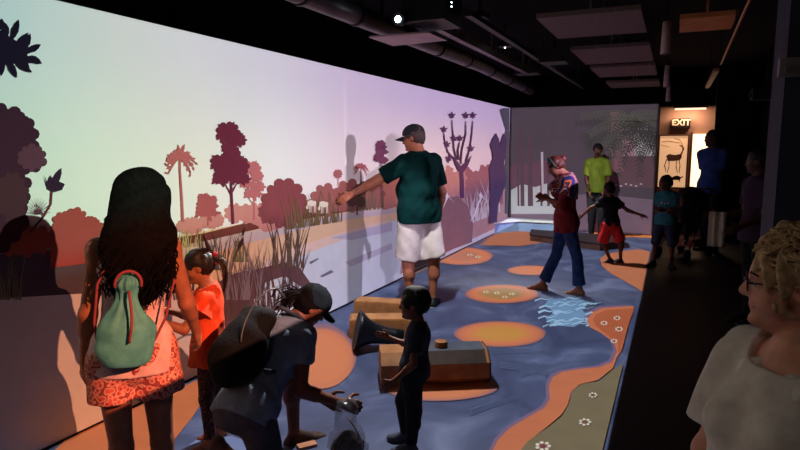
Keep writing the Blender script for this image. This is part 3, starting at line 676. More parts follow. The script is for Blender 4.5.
def island(x, y, rx, ry, inner=None, dots=()):
    m_ = bpy.data.materials.new('projected_island'); m_.use_nodes = True; N = m_.node_tree.nodes; K = m_.node_tree.links
    ce = G(x, y); ex_ = G(x+rx, y); ey_ = G(x, y-ry); ey2 = G(x, y+ry)
    ux = ex_[:2]-ce[:2]; uy = (ey_[:2]-ey2[:2])/2; Mi = np.linalg.inv(np.array([ux, uy]).T)
    tc = N.new('ShaderNodeTexCoord'); sp = N.new('ShaderNodeSeparateXYZ'); K.new(tc.outputs['Object'], sp.inputs[0]); cb = N.new('ShaderNodeCombineXYZ')
    for r_ in (0, 1):
        a1 = N.new('ShaderNodeMath'); a1.operation = 'MULTIPLY_ADD'; K.new(sp.outputs[0], a1.inputs[0]); a1.inputs[1].default_value = float(Mi[r_][0]); a1.inputs[2].default_value = float(-Mi[r_]@ce[:2])
        a2 = N.new('ShaderNodeMath'); a2.operation = 'MULTIPLY_ADD'; K.new(sp.outputs[1], a2.inputs[0]); a2.inputs[1].default_value = float(Mi[r_][1]); K.new(a1.outputs[0], a2.inputs[2]); K.new(a2.outputs[0], cb.inputs[r_])
    ln_ = N.new('ShaderNodeVectorMath'); ln_.operation = 'LENGTH'; K.new(cb.outputs[0], ln_.inputs[0]); rp = N.new('ShaderNodeValToRGB'); e = rp.color_ramp.elements
    st_ = [(0, inner or (212, 128, 84)), (.45, inner or (212, 126, 82)), (.72, OR), (.88, (196, 116, 84)), (1.0, (132, 96, 112))]
    while len(e) > 1: e.remove(e[-1])
    for i_, (p_, c_) in enumerate(st_):
        q_ = e[0] if i_ == 0 else e.new(p_); q_.position = p_; q_.color = (*[v/.78*.8 for v in lin(c_)], 1)
    K.new(ln_.outputs['Value'], rp.inputs[0]); K.new(rp.outputs[0], N['Principled BSDF'].inputs['Base Color']); N['Principled BSDF'].inputs['Roughness'].default_value = .7
    A('F', 2).circ(x, y, rx, ry, 40, x, .02).done('island', OR, flo, mt=m_)
    if dots:
        a = A('F', 5)
        for fx, fy in dots:
            for k in range(5): a.circ(fx+2.2*math.cos(k*1.257), fy+.9*math.sin(k*1.257), 1.1, .5, 6)
        a.done('island_flowers', (226, 222, 190), flo)
island(500, 334, 46, 13, (200, 142, 66)); island(502, 294, 37, 9.5, (168, 130, 76), ((486, 292), (497, 293), (505, 297), (512, 294))); island(531, 270.5, 24, 5); island(462, 256, 31, 9, (190, 118, 92), ((470, 255), (478, 257)))
island(440, 386, 58, 15); island(322, 356, 34, 32, None)
A('F', 1).poly([(490, 232), (520, 228), (560, 234), (560, 240), (520, 246), (480, 245)]).done('far_orange_bank', (176, 112, 84), flo)
A('F', 1).poly([(590, 229), (657, 229), (656, 238), (590, 236)]).done('far_orange_strip', (206, 126, 70), flo)
A('F', 2).poly([(650, 252), (645, 292), (630, 284), (612, 274), (602, 266), (600, 259), (606, 254), (622, 251), (640, 249)]).done('right_far_bank', (190, 118, 84), flo)
rim = [(492, 452), (498, 440), (510, 428), (530, 416), (544, 408), (550, 399), (549, 386), (553, 377), (562, 372), (580, 369), (600, 367), (612, 362), (617, 352), (614, 342), (603, 334), (590, 327), (587, 320), (592, 313), (602, 308), (634, 306)]
A('F', 3).poly(rim+[(633, 312), (613, 368), (598, 380), (580, 384), (571, 392), (568, 404), (562, 414), (548, 426), (530, 440), (522, 452)]).done('bank_edge', (198, 118, 84), flo)
A('F', 2).poly([(x-3.5, y-1.5) for x, y in rim]+[(633, 312), (613, 368), (580, 384), (548, 426), (522, 452)]).done('bank_pale_rim', (128, 102, 132), flo)
A('F', 4).poly([(596, 314), (606, 310), (634, 308), (628, 326), (622, 350), (618, 356), (618, 344), (606, 334), (596, 326), (593, 320)]).done('bank_upper', (178, 98, 66), flo)
A('F', 4).poly([(519, 452), (528, 441), (546, 429), (562, 416), (569, 404), (572, 392), (581, 384), (600, 381), (612, 370), (623, 364), (602, 452)]).done('bank_meadow', (122, 112, 88), flo)
for fx, fy, R in ((543, 446, 9), (585, 422, 7), (593, 395, 5), (604, 323, 4), (617, 318, 4), (619, 329, 4.5), (614, 341, 4)):
    a = A('F', 6)
    for k in range(7): a.leaf(fx+R*.25*math.cos(k*.9), fy+R*.12*math.sin(k*.9), 0, 0, 0) if False else a.circ(fx+R*.68*math.cos(k*.9), fy+R*.40*math.sin(k*.9), R*.24, R*.16, 8)
    a.done('painted_flower', (228, 218, 206), flo); A('F', 7).circ(fx, fy, R*.30, R*.18, 8).done('flower_centre', (150, 60, 84) if R > 8 else (130, 90, 70), flo)
A('F', 1).poly([(548, 300), (572, 297), (590, 302), (582, 310), (590, 318), (574, 327), (552, 325), (545, 318), (556, 312), (544, 306)]).done('bright_water_patch', (116, 156, 196), flo)
a = A('F', 2); rr = random.Random(5)
for k in range(26):
    x, y = rr.uniform(546, 596), rr.uniform(298, 326); x += (y-312)*.2
    a.line([(x-9, y+1.5), (x-3, y-.8), (x+3, y+.6), (x+9, y-1.2)], rr.uniform(1.2, 2.6), .5)
a.done('bright_ripples', (160, 200, 232), flo)
a = A('F', 2)
for x0, y0, x1, y1 in ((398, 277, 470, 263), (350, 305, 395, 292), (500, 362, 560, 376), (484, 348, 556, 352), (520, 372, 570, 360), (388, 262, 440, 268), (470, 410, 520, 396), (420, 330, 450, 318)): 
    for k in range(3): a.line([(x0, y0+k*2.5), ((x0+x1)/2, (y0+y1)/2+k*2-1.5), (x1, y1+k*1.2)], 1.1, .2)
a.done('pale_ripples', (100, 116, 156), flo)
A('F', 2).poly([(35, 470), (62, 440), (120, 414), (215, 372), (285, 336), (300, 345), (250, 372), (205, 398), (190, 420), (150, 470)]).done('wall_foot_bank', (196, 112, 72), flo)
A('F', 3).poly([(180, 452), (196, 440), (232, 436), (262, 446), (262, 470), (170, 470)]).done('blue_puddle', (120, 134, 178), flo)
A('F', 2).poly([(395, 281), (459, 248), (497, 229), (500, 233), (462, 250), (420, 272)]).done('thin_bank', (150, 108, 112), flo)
# ------------------------------------------------------------------ CEILING FITTINGS
steel = mat('galvanised_steel', (120, 104, 112), .45, (96, 84, 92), 6, .05, metal=.5)
dk = mat('dark_steel', (44, 38, 44), .5, metal=.3)
d = thing('ventilation_duct', 'long round metal duct running under the black ceiling beside the wall', 'duct', (-2.35, 3, 2.62))
pt = [(-2.50, 2.6, 2.74), (-2.47, 5.0, 2.74), (-2.44, 8.0, 2.74), (-2.62, 11.9, 2.74)]
pl = [Vector(p)-Vector((-2.35, 3, 2.62)) for p in pt]; MB().tube(pl, .085, 16).build('duct_pipe', steel, d)
for k in range(9):
    t = .15+k*.33; i = min(2, int(t)); p = pl[i].lerp(pl[i+1], t-i); MB().tube([p-Vector((0, .025, 0)), p+Vector((0, .025, 0))], .095, 16).build('duct_collar', dk, d)
for k in range(4): p = pl[k]; MB().box((p[0]-.01, p[1]+.02-(k == 3)*.1, p[2]+.08), (p[0]+.01, p[1]+.05-(k == 3)*.1, .43)).build('duct_hanger', dk, d)
tray = MB().box((-2.05, 5.1, 2.70), (-1.98, 8.8, 2.74)).box((-2.05, 5.1, 2.74), (-2.04, 8.8, 2.78)).box((-1.99, 5.1, 2.74), (-1.98, 8.8, 2.78))
for yy in (5.3, 7, 8.6): tray.box((-2.02, yy, 2.74), (-2.01, yy+.02, 3.05))
tag(tray.build('cable_tray', steel), 'narrow metal cable tray running beside the round duct', 'cable tray')
b = MB().box((-1.64, 4.9, 2.72), (-1.58, 11.8, 2.76))
for yy in (5.2, 8, 11): b.box((-1.62, yy, 2.76), (-1.60, yy+.02, 3.05))
tag(b.build('lighting_track', dk), 'thin dark lighting track between the duct and the ceiling panels', 'track')
# ceiling panels
pmat = mat('ceiling_panel_felt', (122, 104, 104), .95, (104, 88, 90), 40, .2)
bounds = [(9, 32.5), (45.5, 61.5), (65.5, 75.5), (81.5, 87), (90.5, 93.5), (95.5, 98)]
for k, (ya, yb) in enumerate(bounds):
    y0, y1 = G(645, yb, 2.72)[1], G(645, ya, 2.72)[1]; y0, y1 = min(y0, y1), max(y0, y1)
    o = MB().box((-1.12, y0, 2.72), (-.30, y1, 2.76)).box((-.70, y0+.04, 2.76), (-.68, y0+.06, 3.05)).box((-.70, y1-.06, 2.76), (-.68, y1-.04, 3.05)).build('ceiling_panel', pmat)
    tag(o, ('nearest' if k == 0 else ['', 'second', 'third', 'fourth', 'fifth', 'farthest'][k])+' grey hanging ceiling panel in the row above the floor picture', 'ceiling panel', 'hanging ceiling panels in a row')
o = MB().box((-.02, 5.65, 2.70), (.40, 6.3, 2.74)).box((.18, 5.9, 2.74), (.20, 5.92, 3.05)).build('ceiling_panel', mat('painted_warm_light_panel', (206, 132, 84), .8, (190, 118, 74), 8)); tag(o, 'small ceiling panel painted orange-brown for warm light, beside the row of grey panels', 'ceiling panel')  # warm light falling on this panel is put into its orange-brown colour
# track spotlights
def spotl(x, y, z, label, m_, rz=0):
    t = thing('track_spotlight', label, 'spotlight', (x, y, z), rz)
    MB().tube([(0, 0, .0), (0, 0, -.0)], .001).v
    MB().box((-.012, -.012, .16), (.012, .012, 3.05-z)).build('stem', dk, t); MB().tube([(0, 0, .17), (0, 0, -.10)], [.035, .042], 14).build('lamp_body', m_, t); MB().tube([(0, 0, -.10), (0, 0, -.105)], .03, 12).build('lens', dk, t)
br = mat('brushed_cylinder', (190, 170, 166), .5, (170, 150, 148), 6)
for k, (px, py, z) in enumerate([(666, 42, 2.56), (667, 79, 2.52), (668.5, 95, 2.5)]):
    g_ = G(px, py, z); spotl(g_[0], g_[1], z, ['nearest', 'middle', 'farthest'][k]+' pale cylindrical spotlight beside the ceiling panels', br)
rail = thing('ceiling_rail', 'thin orange metal rail running along the dark right side of the ceiling', 'rail', (0, 0, 0))
MB().tube([(.36, 3.4, 2.55), (.41, 7.6, 2.55)], .011, 8).build('rail_bar', mat('copper_rail', (190, 128, 90), .4, metal=.3), rail); MB().box((.36, 8.0, 2.52), (.42, 10.2, 2.56)).build('rail_end', mat('copper_rail', (150, 96, 70), .5), rail)
for yy in (3.8, 5.6, 7.4, 9.5): MB().box((.382, yy, 2.55), (.392, yy+.01, 3.05)).build('rail_hanger', dk, rail)
# visible projector
pj = thing('projector', 'black ceiling projector with a glowing lens on a pale mounting plate', 'projector', (-1.95, 4.55, 2.70))
cas = mat('projector_casing', (22, 19, 24), .5)
MB().box((-.10, -.02, -.06), (.26, .42, .16)).build('casing', cas, pj)
g0 = G(396, 17, 2.66); lc = (g0[0]+1.95, g0[1]-4.55, g0[2]-2.70)
MB().tube([(lc[0], -.02, lc[2]), (lc[0], -.09, lc[2]-.01)], .05, 16).build('lens_barrel', cas, pj)
gm = bpy.data.materials.new('lens_glow'); gm.use_nodes = True; bb = gm.node_tree.nodes['Principled BSDF']; bb.inputs['Base Color'].default_value = (0, 0, 0, 1); bb.inputs['Emission Color'].default_value = (.7, .95, 1, 1); bb.inputs['Emission Strength'].default_value = 22
MB().ball((lc[0], -.092, lc[2]-.01), (.026, .012, .026), 8).build('lens', gm, pj)
cs = [G(369, 36.5, 2.585), G(393, 45, 2.585), G(447, 39.5, 2.585), G(429, 31.5, 2.585)]
b = MB().prism([(c[0]+1.95, c[1]-4.55) for c in cs], -.125, -.112); b.build('mounting_plate', mat('pale_plate', (190, 160, 172), .7, (172, 144, 156), 5), pj)
MB().box((-.02, .18, .12), (.02, .22, .35)).build('ceiling_mount', dk, pj)
for k in range(3): MB().ball((.33-.0, -.03, .02+.03*k), .005, 5).build('status_light', gm, pj)
for nm, pp, lb in (('projector', P1, 'black wall projector fixed high on the right wall nearest the entrance'), ('projector', P2, 'black wall projector hung high beyond the column, halfway along the room'), ('projector', P3, 'black wall projector hung high near the exit')):
    t = thing(nm, lb, 'projector', (pp[0]+.24, pp[1], pp[2]))
    MB().box((-.19, -.18, -.07), (.15, .18, .09)).build('casing', cas, t); MB().tube([(-.19, 0, 0), (-.215, 0, 0)], .04, 14).build('lens_barrel', dk, t); MB().box((-.02, -.02, .09), (.02, .02, 3.05-pp[2])).build('ceiling_mount', dk, t)
t = thing('projector', 'far ceiling projector hanging under the ceiling aimed at the palm scene', 'projector', (P4[0], P4[1]-.22, P4[2]+.02)); MB().box((-.15, -.16, -.05), (.15, .16, .1)).build('casing', cas, t); MB().box((-.02, -.02, .1), (.02, .02, 3.05-P4[2]-.02)).build('ceiling_mount', dk, t)
t = thing('projector', 'far ceiling projector above the floor picture near the far end of the duct', 'projector', (F2[0]+.1, F2[1]+.1, F2[2]+.16)); MB().box((-.04, -.16, -.05), (.3, .16, .1)).build('casing', cas, t); MB().box((.1, -.02, .1), (.14, .02, 3.05-F2[2]-.16)).build('ceiling_mount', dk, t)
# small ceiling lights
for k, (px, py) in enumerate([(480, 20), (505, 48), (461, 83), (412, 67), (555, 63)]):
    g_ = G(px, py, 2.78); t = thing('ceiling_sensor', ['small ceiling fitting with a lit dot right of the projector plate', 'small ceiling fitting with a lit dot farther along the track', 'small ceiling fitting with a lit dot above the screen edge', 'square ceiling fitting with a lit dot below the duct', 'small ceiling fitting with a lit dot near the ceiling panels'][k], 'ceiling fitting', g_)
    MB().box((-.07, -.07, .01), (.07, .07, .06)).box((-.01, -.01, .06), (.01, .01, 3.05-2.78)).build('housing', dk, t)
    em_ = mat('indicator_glow', (255, 245, 230), emit=3); MB().ball((0, 0, .005), .011 if k else .016, 6).build('indicator', em_, t)
# fixture on the right
g_ = (.56, 3.43, 2.12); g_ = YY(792, 66, 3.43)
t = thing('wall_switch_box', 'small grey switch box mounted high on the slate column', 'switch', g_); gb = mat('grey_box', (140, 130, 130), .6)
MB().box((-.05, .0, -.045), (.06, .068, .04)).build('box', gb, t); MB().box((-.03, -.02, -.03), (-.01, .0, .0)).build('switch', gb, t)
# ------------------------------------------------------------------ EXIT END
lamp = thing('ceiling_light', 'bright strip light above the exit doorway', 'light', (.18, 12.4, 2.36)); em2 = mat('strip_glow', (255, 214, 180), emit=1.6); MB().box((-.22, -.03, -.03), (.30, .03, 0)).build('diffuser', em2, lamp); MB().box((-.24, -.04, 0), (.32, .04, .04)).build('housing', dk, lamp)
L = bpy.data.lights.new('exit_glow', 'AREA'); L.shape = 'RECTANGLE'; L.size = .5; L.size_y = .06; L.energy = 6; L.color = (1, .74, .52); o = bpy.data.objects.new('exit_glow', L); C.objects.link(o); o.location = (.2, 12.36, 2.31); o.rotation_euler = (math.radians(28), 0, 0)
L = bpy.data.lights.new('added_fill_light', 'AREA'); L.size = .5; L.energy = 5; L.color = (1, .80, .74); o = bpy.data.objects.new('added_fill_light', L); C.objects.link(o); o.location = (-.7, -.9, 2.85); o.rotation_euler = (.35, 0, 0)  # second lamp is an added fill that brightens the dim near figures
hl = thing('ceiling_light', 'added square fill light in the ceiling behind the viewer', 'light', (-.7, -.9, 3.0)); MB().box((-.28, -.28, 0), (.28, .28, .05)).build('housing', dk, hl)  # added housing for the fill lamp, no known fixture here
def sheet(px0, py0, px1, py1, Y, name, m_, parent=None, th=.03):
    a, c = YY(px0, py0, Y), YY(px1, py1, Y); a2, c2 = YY(px0, py1, Y), YY(px1, py0, Y)
    x0, x1 = (a[0]+a2[0])/2, (c[0]+c2[0])/2; z1, z0 = (a[2]+c2[2])/2, (c[2]+a2[2])/2
    return MB().box((x0, Y, z0), (x1, Y+th, z1)).build(name, m_, parent), (x0, x1, z0, z1)
bd = thing('display_board', 'backlit tan board with a drawn antelope and tortoise at the exit', 'display board', (0, 0, 0))
tan = mat('tan_backlit', (232, 178, 132), .7, (216, 160, 116), 2, emit=.75)
o, (x0, x1, z0, z1) = sheet(659, 136, 686.5, 187, 12.57, 'panel', tan, bd)
fr = mat('bronze_frame', (110, 76, 60), .5, metal=.3)
MB().box((x0-.03, 12.55, z0-.03), (x1+.03, 12.6, z0)).box((x0-.03, 12.55, z1), (x1+.03, 12.6, z1+.03)).box((x0-.03, 12.55, z0), (x0, 12.6, z1)).box((x1, 12.55, z0), (x1+.03, 12.6, z1)).build('frame', fr, bd)
def flat(name, rgb, shapes, parent, Y):
    b = MB()
    for pts in shapes:
        P = [YY(px, py, Y) for px, py in pts]; b.add(P, [tuple(range(len(P)))])
    return b.build(name, mat(name+'_ink', rgb, .8), parent)
def ln(pts, w0, w1):
    out = []
    for (x, y), (x2, y2) in zip(pts, pts[1:]):
        dx, dy = x2-x, y2-y; L = math.hypot(dx, dy); nx, ny = -dy/L/2, dx/L/2; out.append([(x+nx*w0, y+ny*w0), (x2+nx*w1, y2+ny*w1), (x2-nx*w1, y2-ny*w1), (x-nx*w0, y-ny*w0)])
    return out
ant = [[(666, 156), (669, 154), (675, 155), (680, 154), (682, 157), (680, 160), (674, 161), (668, 161)]]+ln([(680, 157), (683, 150), (683.5, 147)], 2.2, 1.2)+ln([(683, 147), (679.5, 145)], 1.6, 1)+ln([(683, 146), (680, 140), (674, 138)], .6, .4)+ln([(667, 159), (664.5, 165), (666, 172)], 1.1, .6)+ln([(669, 160), (669, 167), (667, 173)], 1, .6)+ln([(679, 159), (680, 166), (679, 173)], 1, .6)+ln([(677, 160), (676, 166), (677.5, 173)], 1, .6)+ln([(662, 142), (668, 141), (680, 143)], .7, .5)+ln([(661, 145), (670, 147)], .5, .4)
flat('antelope_drawing', (136, 88, 66), ant, bd, 12.565)
flat('tortoise_drawing', (70, 44, 36), [[(671, 179), (673, 176.5), (677, 175.5), (680, 176.5), (681, 178), (680, 180), (673, 180)]]+ln([(680, 178), (683, 176.5)], 1.4, 1)+ln([(673, 180), (672, 182)], 1, .7)+ln([(679, 180), (680, 182)], 1, .7), bd, 12.563)
bd2 = thing('display_board', 'bright backlit cream board right of the antelope board at the exit', 'display board', (0, 0, 0)); sheet(691.5, 134, 707, 190, 12.57, 'panel', mat('cream_backlit', (255, 220, 176), .7, emit=2.0), bd2)
sheet(688.6, 132, 690.8, 192, 12.54, 'frame', fr, bd2)
ex = thing('exit_sign', 'EXIT sign on the wall above the display boards', 'sign', (0, 0, 0)); o, (x0, x1, z0, z1) = sheet(672, 118.5, 690.5, 127, 12.50, 'sign_box', mat('sign_brown', (44, 30, 28), .6), ex, .10)
fc = bpy.data.curves.new('t', 'FONT'); fc.body = 'EXIT'; fc.size = .155; fc.extrude = .003; fc.align_x = 'CENTER'; fc.align_y = 'CENTER'; fc.offset = .004
to = bpy.data.objects.new('t', fc); C.objects.link(to); bpy.context.view_layer.update(); me = bpy.data.meshes.new_from_object(to.evaluated_get(bpy.context.evaluated_depsgraph_get())); bpy.data.objects.remove(to)
o = put('sign_lettering', me, mat('sign_cream', (240, 206, 170), .6, emit=.06), ex); o.location = ((x0+x1)/2, 12.494, (z0+z1)/2); o.rotation_euler = (math.pi/2, 0, 0); me.materials.clear() if False else None
bx = MB().box((-.26, 12.3, 0), (.30, 12.54, .62)).box((-.27, 12.29, .62), (.31, 12.55, .65)).build('low_cabinet', mat('tan_cabinet', (150, 100, 76), .7)); tag(bx, 'low tan cabinet against the exit wall below the display board', 'cabinet')
# ------------------------------------------------------------------ THINGS ON THE FLOOR
def woodmat(n, c1, c2): return mat(n, c1, .6, c2, 7, .08, detail=8)
wood = woodmat('tan_wood', (176, 120, 72), (140, 90, 52)); darkw = woodmat('dark_wood', (70, 52, 44), (48, 36, 32))
# log drum
a, b2 = np.array([-1.82, 3.66]), np.array([-1.17, 4.03]); ax = (b2-a)/np.linalg.norm(b2-a); ang = math.atan2(ax[1], ax[0]); Lg = float(np.linalg.norm(b2-a))
lg = thing('log_drum', 'long faceted wooden log drum lying on the floor behind the toddler', 'drum', (a[0], a[1], .0045), ang)
def prismx(x0, x1, prof, taper=1.0):
    n = len(prof); return [(x0, y, z) for y, z in prof]+[(x1, y*taper, z*taper) for y, z in prof], [tuple(range(n-1, -1, -1)), tuple(range(n, 2*n))]+[(i, (i+1) % n, (i+1) % n+n, i+n) for i in range(n)]
prof = [(-.10, 0), (.10, 0), (.17, .07), (.17, .16), (.09, .235), (-.09, .235), (-.17, .17), (-.17, .06)]
MB().add(*prismx(0, Lg, prof)).build('drum_body', wood, lg)
MB().add(*prismx(.30, Lg-.01, [(-.092, .235), (.092, .235), (.092, .239), (-.092, .239)])).build('playing_surface', mat('slate_strip', (76, 84, 100), .7, (64, 72, 88), 9), lg)
MB().add(*prismx(Lg, Lg+.012, [(y*1.02, z*1.01) for y, z in prof])).build('dark_end', darkw, lg)
MB().add(*prismx(.25, Lg-.02, [(-.172, .168), (-.095, .236), (-.096, .240), (-.176, .170)])).build('edge_band', darkw, lg)
g_ = G(441, 345, .255); o = MB().tube([(g_[0], g_[1], .2445), (g_[0], g_[1], .285)], [.048, .044], 18, False).build('wooden_puck', wood); tag(o, 'small round wooden block sitting on top of the log drum', 'block')
# flat wooden trough drums behind the horn
def slab(label, px, rot, L_, W_, H_, tap, name='wooden_box_drum'):
    g = G(*px); t = thing(name, label, 'drum', (g[0], g[1], .0045), rot)
    pr = [(-W_/2, 0), (W_/2, 0), (W_/2*tap, H_), (-W_/2*tap, H_)]; MB().add(*prismx(0, L_, pr)).build('drum_body', wood, t)
    MB().add(*prismx(.02, L_-.02, [(-W_/2*tap+.012, H_), (W_/2*tap-.012, H_), (W_/2*tap-.012, H_+.006), (-W_/2*tap+.012, H_+.006)])).build('top_board', woodmat('pale_wood', (196, 140, 90), (164, 112, 70)), t)
    MB().add(*prismx(L_, L_+.01, pr)).build('end_board', darkw, t); return t
slab('low wooden box drum lying right behind the black horn', (350, 334), ang-.05, .64, .28, .15, .8)
slab('flat wooden box drum farthest back, nearest the projected wall', (357, 312), ang-.32, .52, .24, .13, .85)
# black horn
hn = thing('horn_drum', 'black flared horn-shaped drum lying on its side by the wooden drums', 'drum', (0, 0, 0))
h0, h1 = G(357, 350), G(402, 348); h0[2] = .168; h1[2] = .085; dv = h1-h0; pr_ = [0, .08, .2, .38, .6, .8, 1.0]; rr_ = [.160, .150, .115, .085, .072, .068, .070]
MB().tube([h0+dv*t for t in pr_], rr_, 28).build('horn_body', mat('black_gloss', (18, 22, 34), .4, (12, 15, 24), 6, spec=.5), hn)
MB().tube([h0-dv*.012, h0+dv*.02], .166, 28).build('rim', mat('rim_black', (34, 40, 54), .4), hn); MB().tube([h0-dv*.016, h0-dv*.012], .145, 28).build('drum_skin', mat('dark_skin_head', (22, 24, 32), .7), hn)
# low platform
pf = thing('low_platform', 'low dark wooden platform with a tan edge across the far floor picture', 'platform', (0, 0, 0))
q = [G(530, 241)[:2], G(600, 251)[:2], G(624, 248)[:2], G(622, 243)[:2], G(584, 240)[:2], G(532, 236)[:2]]
MB().prism([tuple(p) for p in q], .0045, .11).build('platform_body', woodmat('brown_wood', (92, 66, 54), (70, 50, 42)), pf)
q2 = [tuple(p) for p in q]; c_ = np.mean(q, 0); MB().prism([tuple(c_+(np.array(p)-c_)*1.02) for p in q2], .11, .125).build('platform_top', mat('platform_dark_top', (52, 44, 50), .7, (40, 34, 40), 5), pf)
# ------------------------------------------------------------------ WORLD, CAMERA
wd = bpy.data.worlds.new('World'); bpy.context.scene.world = wd; wd.use_nodes = True; wd.node_tree.nodes['Background'].inputs[0].default_value = (.01, .008, .012, 1); wd.node_tree.nodes['Background'].inputs[1].default_value = .3
cam = bpy.data.cameras.new('camera'); cam.sensor_width = 36; cam.lens = 36*FPX/800; cam.clip_start = .05
co = bpy.data.objects.new('camera', cam); C.objects.link(co); co.location = (0, 0, CH); co.rotation_euler = (math.pi/2-PITCH, 0, YAW); sc = bpy.context.scene; sc.camera = co
sc.view_settings.view_transform = 'Standard'; sc.view_settings.look = 'None'; sc.view_settings.exposure = 0; sc.view_settings.gamma = 1
sc.cycles.max_bounces = 6; sc.cycles.diffuse_bounces = 4; sc.cycles.use_denoising = True
# ================================================================== PEOPLE
black = mat('black_fabric', (24, 22, 26), .85, (14, 13, 16), 30, .1)
# --- woman at the left, back to the camera
w1 = Person('woman with long curly dark hair in a tank top and floral shorts', 130, 2.58, 1.545, (-.12, 0, 1), look=(-.35, -.12, 1), spine=(.07, 1, 0), neck=(.15, 1, 0),
    arms=[((-.20, -1, .12), (-.12, -1, .35), None), ((.24, -1, .25), (.20, -.75, .62), None)],
    legs=[((.05, -1, .02), (0, -1, 0), None), ((.03, -1, -.02), (0, -1, 0), None)], skin=(168, 100, 72), h=.0065, bulk=.93, hipw=1.05, bust=.1, seed=3)
w1.top(mat('pale_pink_cotton', (226, 186, 186), .85, (206, 156, 156), 14, .1), sleeve=0, tank=True, hem=.075, name='tank_top', fold=.003, ease=.012, skirt=.012)
w1.pants(mat('floral_cotton', (200, 90, 80), .85, kind='voronoi', scale=48, stops=[(0, (92, 44, 52)), (.16, (205, 92, 78)), (.42, (222, 150, 132)), (.62, (150, 62, 62))]), frac=.42, ease=.022, flare=.02, name='shorts', fold=.004)
hm = mat('black_hair', (17, 11, 11), .85, (9, 6, 7), 60, .2, spec=.06)
def long_hair(p, m, bottom, n=300, seed=2):
    F = Field(); hh, A = p.hh, p.hA; back = -p.hA[1]
    F.ell(p.hp((0, -.10, .13)), np.array((.40, .44, .42))*hh, A, .02)
    c = p.hp((0, -.30, -.1)); e = p.neck-p.f*.10*p.u-p.up*bottom*.72
    F.cap(c, p.neck-p.f*.085*p.u-p.up*.03, .50*hh, .60*hh, k=.09, flat=p.f, ff=.5); F.cap(p.neck-p.f*.10*p.u, e, .58*hh, .42*hh, k=.07, flat=p.f, ff=.34)
    F.ell(p.hp((0, .45, -.14)), np.array((.27, .27, .40))*hh, A, .01, True); F.folds = wrinkle(.006, 60, 4)
    o = F.mesh('hair', m, p.root, p.h)
    r = random.Random(seed); L = []
    for i in range(n):
        a = r.uniform(-math.pi*.98, 0); q = r.uniform(0, 1)
        st = p.hp((.38*math.cos(a)*(.6+.4*q), -.08+.42*math.sin(a)*(.55+.45*q), .35-.5*q))
        xx = math.cos(a); wd = r.uniform(.8, 1.25); bt = bottom*r.uniform(.55, 1.08)*(1.05-.25*abs(xx))
        end = p.neck-p.f*(.12+r.uniform(.0, .045))*p.u+p.x*(-xx)*(-1)*.115*p.u*wd-p.up*bt
        mid = p.neck-p.f*(.10+.03*r.random())*p.u+p.x*xx*.125*p.u*wd+p.up*.03
        pts = []; ph = r.uniform(0, 6); am = r.uniform(.012, .024); fr = r.uniform(9, 15)
        for t in np.linspace(0, 1, 22):
            b = st*(1-t)**2+mid*2*t*(1-t)+end*t*t; w = am*min(1, t*2)
            pts.append(b+p.x*w*math.sin(fr*2*t+ph)+p.f*w*math.cos(fr*2*t+ph))
        L.append(pts)
    strands('curls', m, o, L, .007)
long_hair(w1, hm, .27)
# --- girl in orange
g2 = Person('small girl in a bright orange dress with a dark ponytail beside the wall', 208, 3.35, 1.10, (-1, 0, .18), look=(-1, -.28, .12), hr=6.1,
    arms=[((-.55, -.75, -.25), (-.85, .42, -.0), None), ((-.5, -.8, .2), (-.9, .3, .15), None)], legs=[((-.08, -1, -.06), (.06, -1, 0), (-1, 0, -.25)), ((.06, -1, .04), (.05, -1, 0), (-1, 0, -.1))],
    skin=(160, 92, 64), h=.006, seed=5)
om = mat('orange_cotton', (226, 78, 36), .85, (206, 60, 26), 12, .15)
F = Field(); g2.torso_f(F, .012); P, up, u = g2.j['pelvis'], g2.up, g2.u
F.cap(P+up*.20*u, P-up*.13*u, .13*u, .235*u, k=.05, flat=g2.f, ff=.82, cut=True)
for i in (0, 1): g2.arm_f(F, i, .022, .42)
F.folds = wrinkle(.005, 26, 8); F.clip(P-up*.125*u, -up); F.clip(g2.neck+up*.005, up+g2.f*.3)
dr = F.mesh('dress', om, g2.root, .006)
b = MB()
for i, sg in ((0, -1), (1, 1)):                                     # flutter sleeves
    sh, el = g2.j['sh%d' % i], g2.j['el%d' % i]; d = nv(el-sh); a1 = nv(np.cross(d, [0, 0, 1])); a2 = np.cross(d, a1); n = 28
    v = []
    for t, r in ((.0, .045), (.30, .062), (.55, .085)):
        for k in range(n):
            a = 2*math.pi*k/n; rr = r*(1+.13*(t > .2)*math.sin(7*a)); v.append(sh+d*t*.13+(a1*math.cos(a)+a2*math.sin(a))*rr*.95)
    b.add(v, [(r*n+k, r*n+(k+1) % n, (r+1)*n+(k+1) % n, (r+1)*n+k) for r in (0, 1) for k in range(n)], True)
b.build('flutter_sleeve', om, dr)
g2.pants(mat('patterned_leggings', (60, 34, 30), .8, kind='voronoi', scale=34, stops=[(0, (160, 92, 60)), (.2, (52, 28, 28)), (.5, (86, 44, 34)), (.7, (30, 20, 24))]), frac=1.92, ease=.008, name='leggings')
g2.sandals(mat('red_leather', (150, 40, 30), .5))
g2.hair(mat('dark_brown_hair', (40, 24, 20), .5, (22, 14, 13), 60, .2), 'pony')
r = random.Random(4); L = []
for i in range(60):
    st = g2.hp((r.uniform(-.06, .06), -.44, .06+r.uniform(-.05, .05))); e = st-g2.hA[1]*.055+np.array([0, 0, -1])*r.uniform(.10, .19)+g2.x*r.uniform(-.025, .025); m_ = st-g2.hA[1]*(.09+r.uniform(-.02, .03))+g2.x*r.uniform(-.02, .02); ph = r.uniform(0, 6)
    L.append([st*(1-t)**2+m_*2*t*(1-t)+e*t*t+g2.x*.004*math.sin(14*t+ph)*t for t in np.linspace(0, 1, 10)])
strands('ponytail', mat('dark_brown_hair', (40, 24, 20), .5), g2.root, L, .0055)
b = MB(); c = g2.hp((0, -.50, .10))
